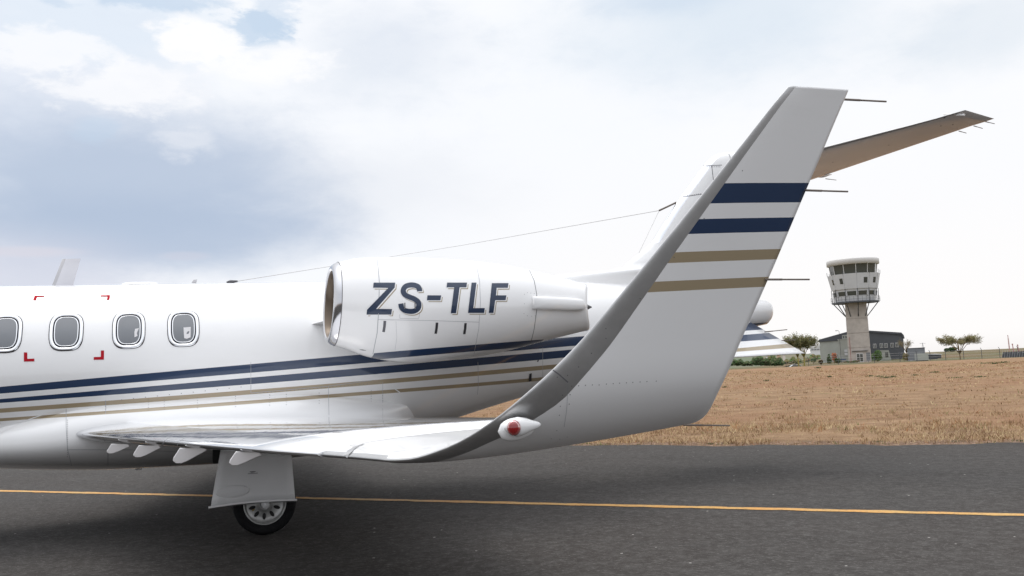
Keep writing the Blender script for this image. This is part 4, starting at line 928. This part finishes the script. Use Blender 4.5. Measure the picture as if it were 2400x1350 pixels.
def bush(name, label, u, depth, w_, h_, leaves, n, sz, seed, group=None, cat='bush'):
    R_ = random.Random(seed); t = thing(name, label, cat, place(u, depth), face(u), group); b = B(); c = B()
    for i in range(7):
        a = R_.uniform(0, 2*pi); b.tube([(0, 0, -.2), (cos(a)*w_*.2, sin(a)*w_*.2, h_*.4), (cos(a)*w_*.4, sin(a)*w_*.4, h_*R_.uniform(.6, .85))], [.05, .03, .01], 4)
    b.build('stem', M_bark, t)
    lobes = [(R_.uniform(-.3, .3)*w_, R_.uniform(-.3, .3)*w_, R_.uniform(.3, .7)*h_, R_.uniform(.25, .42)) for _ in range(7)]
    for i in range(n):
        lx, ly, lz, r = R_.choice(lobes); d = Vector((R_.gauss(0, 1), R_.gauss(0, 1), R_.gauss(0, 1))).normalized()*R_.uniform(.6, 1)**.5
        p = Vector((lx+d.x*r*w_*.6, ly+d.y*r*w_*.6, max(.05, lz+d.z*r*h_*.9))); ax = Vector((R_.uniform(-1, 1), R_.uniform(-1, 1), R_.uniform(-1, 1))).normalized(); bx = ax.orthogonal().normalized(); s_ = sz*R_.uniform(.6, 1.4)
        c.add([p-ax*s_, p+bx*s_*.6, p+ax*s_, p-bx*s_*.6], [(0, 1, 2, 3)], R_.choice(range(len(leaves))))
    c.build('leaves', leaves, t)
bush('green_bush', 'bright green rounded bush right of the tower base', 2058, 250, 3.0, 2.9, [L[3], L[6]], 1500, .17, 11)
bush('garden_shrub', 'dark green upright shrub at the left corner of the annex', 1944, 262, 1.4, 2.6, [L[4], L[6]], 700, .14, 12)
bush('orange_shrub', 'orange-leaved pointed shrub in front of the annex', 1956, 258, 1.5, 3.0, [L[5], L[7]], 500, .14, 13)
bush('garden_shrub', 'low dark green shrub between the orange shrub and the annex wall', 1963, 256, 1.6, 1.5, [L[4], L[6]], 500, .14, 14)
bush('garden_shrub', 'reddish brown low shrub left of the hangar corner', 1924, 250, 1.5, 1.3, [L[7], L[4]], 500, .13, 15)
bush('low_hedge', 'low green planting at the foot of the tower', 1994, 250, 5.0, .7, [L[4], L[6], L[7]], 700, .13, 16, cat='hedge')
bush('garden_shrub', 'brownish leafy undergrowth below the bare tree', 2126, 236, 1.9, 2.2, [L[1], L[0]], 500, .13, 17)
bush('dome_bush', 'dark domed bush on the skyline beside the acacia', 2231, 420, 5.4, 2.2, [L[4], L[4], L[6]], 2200, .3, 18)
bush('roadside_tree', 'rounded green tree left of the carport below the delta fin', 1742, 250, 2.6, 2.2, [L[6], L[2], L[4]], 1300, .17, 19, cat='tree')
bush('roadside_tree', 'greenish tree at the right end of the carport', 1809, 262, 1.9, 1.8, [L[0], L[6]], 800, .15, 20, cat='tree')
for i, (u, w_) in enumerate(((2284, 1.5), (2287, 1.2))): pass
# tufts of green weed on the field are part of the grass
def weeds():
    vs, fs, ms = [], [], []; k = 0
    for u, v_, w_ in ((2060, 883, 26), (2075, 886, 14), (2040, 882, 10), (2092, 884, 10), (2190, 873, 14), (2295, 884, 16), (2240, 886, 16), (1797, 893, 8), (1700, 908, 8), (1918, 863, 7), (2147, 880, 8), (2312, 852, 22), (2353, 850, 12), (2330, 853, 8), (1945, 884, 6), (2385, 1034, 16), (1700, 1040, 18), (1665, 1041, 12), (1495, 1044, 10), (1410, 1045, 9), (2060, 1036, 16), (2240, 1035, 14)):
        p = onZ(u, v_, 0); dpt = (p-CAM).length; n = 60
        for _ in range(n):
            x, y = p.x+RNG.normal(0, w_*dpt/F*.45), p.y+RNG.normal(0, w_*dpt/F*.45); h = (3.4*dpt/F)*RNG.uniform(.5, 1.2); a = RNG.uniform(0, 2*pi); ww = .8*dpt/F
            vs += [(x-ww*cos(a), y-ww*sin(a), -.02), (x+ww*cos(a), y+ww*sin(a), -.02), (x+RNG.normal(0, h*.5), y, h)]; fs.append((k, k+1, k+2)); ms.append(0 if RNG.random() < .6 else 1); k += 3
    o = mesh('field_weeds', vs, fs, [M_leaf[4], M_leaf[6]], None, False, ms); tag(o, 'scattered green weed patches on the dry field', 'weeds', kind='stuff')
weeds()
# perimeter fence -------------------------------------------------------------
fe = thing('perimeter_fence', 'tall wire fence with bent-top posts along the far edge of the field', 'fence', place(2302, 205)); f0 = Vector(place(2302, 205)); pts = []
for u in (1842, 1895, 1965, 2050, 2110, 2150, 2181, 2217.5, 2260, 2302.5, 2345, 2388, 2432):
    d_ = 212-(u-1842)*.035; p = Vector(place(u, d_))-f0; pts.append(p); B().tube([p+Vector((0, 0, -.3)), p+Vector((0, 0, 1.95)), p+Vector((-.12, .1, 2.3))], .055, 6).build('post', M_steel, fe)
b = B()
for z in (.3, .9, 1.5, 1.95): b.tube([p+Vector((0, 0, z)) for p in pts], .012, 3)
b.build('wire', M_wire, fe)
pf_ = thing('palisade_fence', 'grey palisade fence of close upright pales right of the carport', 'fence', place(1832, 235), face(1832)); b = B()
for i in range(26): x = -2.2+i*.18; b.box((x-.04, -.02, -.3), (x+.04, .02, 1.7+random.uniform(-.05, .05)))
b.build('pales', mat('fence_grey', lin(150, 146, 144), .7), pf_); B().box((-2.3, .02, .4), (2.4, .06, .5)).build('rail', M_steel, pf_)
# slanted panel rows and masts at the right edge -------------------------------
pn = thing('approach_light_enclosure', 'dark slanted panel screen with spiked posts at the right edge of the field', 'fence', place(2385, 190), face(2385)); k3 = 190/F
b = B(); b.add([((u-2385)*k3, y, z) for y in (0, .12) for u, z in ((2352, -.2), (2432, -.2), (2430, 1.25), (2357, 1.2))], [(0, 1, 2, 3), (7, 6, 5, 4), (0, 4, 5, 1), (1, 5, 6, 2), (2, 6, 7, 3), (3, 7, 4, 0)]); b.build('panel', M_char, pn)
for i in range(12): x = (2356+i*5.2-2385)*k3; B().tube([(x-.25, -.08, -.1), (x, -.02, 1.25), (x, 0, 1.55)], .025, 4).build('post', M_grey, pn)
for i in range(5): x = (2358.5+i*10-2385)*k3; B().tube([(x, -.14, .95), (x, -.10, .95)], .05, 8).build('marker', M_roofw, pn)
M_mast = mat('mast_red_white', lin(176, 130, 126), .6)
for u, zt, r_, lb in ((2369, 785, .14, 'tall thin lattice mast behind the panel screen'), (2379, 805, .12, 'short post left of the right edge, second tallest'), (2391, 807, .12, 'short reddish post nearest the right edge')):
    dpt = 330 if u == 2369 else 200; m = thing('mast', lb, 'mast', place(u, dpt), face(u), 'masts at the right edge'); k4 = dpt/F; zb = place(u, dpt)[2]; ht = onY(u, zt, place(u, dpt)[1]).z-zb
    b = B(); b.tube([(0, 0, -.5), (-.1, 0, ht*.6), (-.2, 0, ht)], [r_*1.3, r_, r_*.5], 5)
    if u == 2369:
        for i in range(9): b.box((-.35, -.05, ht*.2+i*ht*.085), (.22, .05, ht*.2+i*ht*.085+.08))
    b.build('pole', M_mast, m)
    B().box((-.32, -.1, ht-.3), (-.05, .1, ht-.05)).build('mast_head', M_mast, m)
py = thing('pylon_mast', 'faint distant pylon above the plant building', 'pylon', place(2166, 900), face(2166)); b = B(); z0 = py.location.z; ht = onY(2166, 803, py.location.y).z-z0
b.tube([(-1.5, 0, 0), (0, 0, ht)], .2, 4); b.tube([(1.5, 0, 0), (0, 0, ht)], .2, 4); b.build('frame', M_grey, py); B().box((-2.6, -.1, ht-.8), (2.6, .1, ht-.5)).build('cross_arm', M_grey, py)
# far left: white building, carport, cars, houses, wooded hill -------------------
wb_ = thing('office_block', 'distant white flat-roofed office block between the olive tree and the hangar', 'building', place(1917, 620), face(1917)); z0 = wb_.location.z; zt = onY(1917, 812.5, wb_.location.y).z-z0; k5 = 620/F
b = B(); b.box((-15*k5, 0, -2), (13*k5, 12, zt)); b.box((-4*k5, -.5, zt), (13*k5, 12, zt+1.2)); b.build('wall', mat('office_white', lin(215, 215, 216), .7), wb_)
for i in range(8): B().box((-14*k5+i*.95, -.25, zt-2.3), (-14*k5+i*.95+.5, 0, zt-1.4)).build('window', M_char, wb_)
M_shade = mat('shade_cloth', lin(104, 106, 110), .7)
def carport(u0, u1, depth, label):
    t = thing('carport', label, 'carport', place((u0+u1)/2, depth), face(u0), 'shade-cloth carports'); w_ = (u1-u0)*depth/F; n = max(2, int(w_/1.1)); b = B()
    for i in range(n):
        x0 = -w_/2+i*w_/n; v = []; 
        for j in range(9): a = j/8*pi; v += [(x0+w_/n*j/8, -1.5, 1.75+.38*sin(a)), (x0+w_/n*j/8, 2.5, 1.9+.38*sin(a))]
        b.add(v, [(2*j, 2*j+2, 2*j+3, 2*j+1) for j in range(8)])
    b.build('shade_roof', M_shade, t)
    for i in range(n+1): B().tube([(-w_/2+i*w_/n, -1.4, -.3), (-w_/2+i*w_/n, -1.4, 1.75)], .05, 5).build('post', M_steel, t)
carport(1753, 1803, 262, 'scalloped grey shade carport left of the palisade fence'); carport(1706, 1734, 268, 'scalloped grey shade carport nearest the winglet')
def car(u, depth, colr, label, rz):
    t = thing('parked_car', label, 'car', place(u, depth), face(u)+rz, 'cars parked by the carports'); b = B()
    pr_ = [(-2.0, .35), (2.0, .35), (2.05, .75), (1.3, .92), (.7, 1.38), (-1.0, 1.42), (-1.75, .95), (-2.05, .85)]
    b.prism(pr_, -.85, .85); bd = b.build('body', mat('car_paint', lin(*colr), .3, coat=.8), t); md = bd.modifiers.new('bevel', 'BEVEL'); md.width = .08; md.segments = 2
    for s_ in (-1, 1): B().prism([(1.15, .95), (.65, 1.32), (-.95, 1.35), (-1.5, .98)], s_*.86, s_*.875).build('side_window', M_tglass, t)
    for x in (-1.25, 1.25):
        for y in (-.8, .8):
            v, f = rings([[(x+cos(a)*.32, yy, .32+sin(a)*.32) for a in np.linspace(0, 2*pi, 16, endpoint=False)] for yy in (y-.1, y+.1)]); mesh('wheel', v, f, M_tyre, t)
car(1773, 258, (215, 215, 218), 'white car under the carport below the delta fin', .3); car(1784, 259, (50, 52, 58), 'dark car under the carport right of the white car', .9)
car(1759, 260, (120, 124, 130), 'grey car under the carport left of the white car', .5); car(1866, 240, (170, 172, 176), 'silver car parked left of the olive tree trunks', .2); car(1793, 260, (200, 202, 206), 'pale car at the right end of the carport', 1.0)
def hillstrip(name, label, us, tops, depth, m, kind, thick=60):
    v = []; n = len(us)
    for u, t_ in zip(us, tops):
        p = CAM+ray(u, t_)*depth; q = Vector((p.x, p.y, 0)).normalized(); g = float(T(p.x, p.y))-15
        v += [(p.x-q.x*thick*1.2, p.y-q.y*thick*1.2, g), (p.x-q.x*thick*.4, p.y-q.y*thick*.4, g+(p.z-g)*.75), tuple(p), (p.x+q.x*thick, p.y+q.y*thick, g+(p.z-g)*.7), (p.x+q.x*thick*2, p.y+q.y*thick*2, g)]
    f = [(i*5+k, i*5+k+1, i*5+k+6, i*5+k+5) for i in range(n-1) for k in range(4)]
    o = mesh(name, v, f, m, None, True); o['kind'] = kind; o['label'] = label; return o
us = list(range(1000, 2000, 6)); rw_ = RNG.normal(0, .7, len(us))
hillm = mat('hill_scrub', lin(130, 132, 116), .95, spec=.1, fn=lambda nt, p, o: nt.links.new(mixc(nt, noise(nt, o, .03, 6, .7).step(.35, .65), lin(120, 112, 96), lin(104, 116, 96)), p.inputs['Base Color']))
hillstrip('hills', 'low scrubby hills far off on the left', us, [834-(u-1700)*.038+2.0*sin(u*.021)+w_*.6 for u, w_ in zip(us, rw_)], 1100, hillm, 'structure', 150)
def wood(name, label, u0, u1, v0, v1, depth, n, sz, leaves, seed):
    R_ = random.Random(seed); c = B()
    for i in range(n):
        u = R_.uniform(u0, u1); hgt = (sin(u*.13+seed)*.25+sin(u*.05)*.25+sin(u*.41)*.15+.65); vv_ = v1-(v1-v0)*hgt*R_.random()**.7; dd_ = depth+R_.uniform(-12, 12)
        p = CAM+ray(u, vv_)*dd_; ax = Vector((R_.uniform(-1, 1), R_.uniform(-1, 1), R_.uniform(-1, 1))).normalized(); bx = ax.orthogonal().normalized(); s_ = sz*R_.uniform(.5, 1.5)
        c.add([p-ax*s_, p+bx*s_*.7, p+ax*s_, p-bx*s_*.7], [(0, 1, 2, 3)], R_.choice(range(len(leaves))))
    o = c.build(name, leaves); tag(o, label, 'wood', kind='stuff')
wood('far_wood', 'belt of green trees beyond the carports', 1690, 1836, 838, 856, 330, 6500, .45, [L[6], L[4], L[2]], 3)
wood('scrub', 'mixed grey green scrub and trees in the valley behind the fence', 1800, 1935, 834, 852, 380, 4200, .5, [L[0], L[1], L[6]], 5)
for i, (u, v_, w_, h_, c_, lb) in enumerate(((1825, 833, 8, 6, (196, 168, 142), 'ochre house far off above the trees, larger of two'), (1837, 832, 6, 4, (214, 206, 200), 'small pale house far off above the trees'), (1800, 835, 9, 3, (220, 220, 222), 'long low white house on the far hillside'))):
    p = CAM+ray(u, v_)*800; t = thing('house', lb, 'house', (p.x, p.y, p.z-12), face(u), 'houses on the far hillside'); k6 = 800/F
    B().box((-w_/2*k6, 0, 0), (w_/2*k6, 6, 12)).build('wall', mat('house_wall', lin(*c_), .8), t); B().prism([(-w_/2*k6-.3, 12), (w_/2*k6+.3, 12), (0, 12+h_*k6*.35)], -.3, 6.3).build('roof', mat('house_roof', lin(150, 120, 106), .8), t)
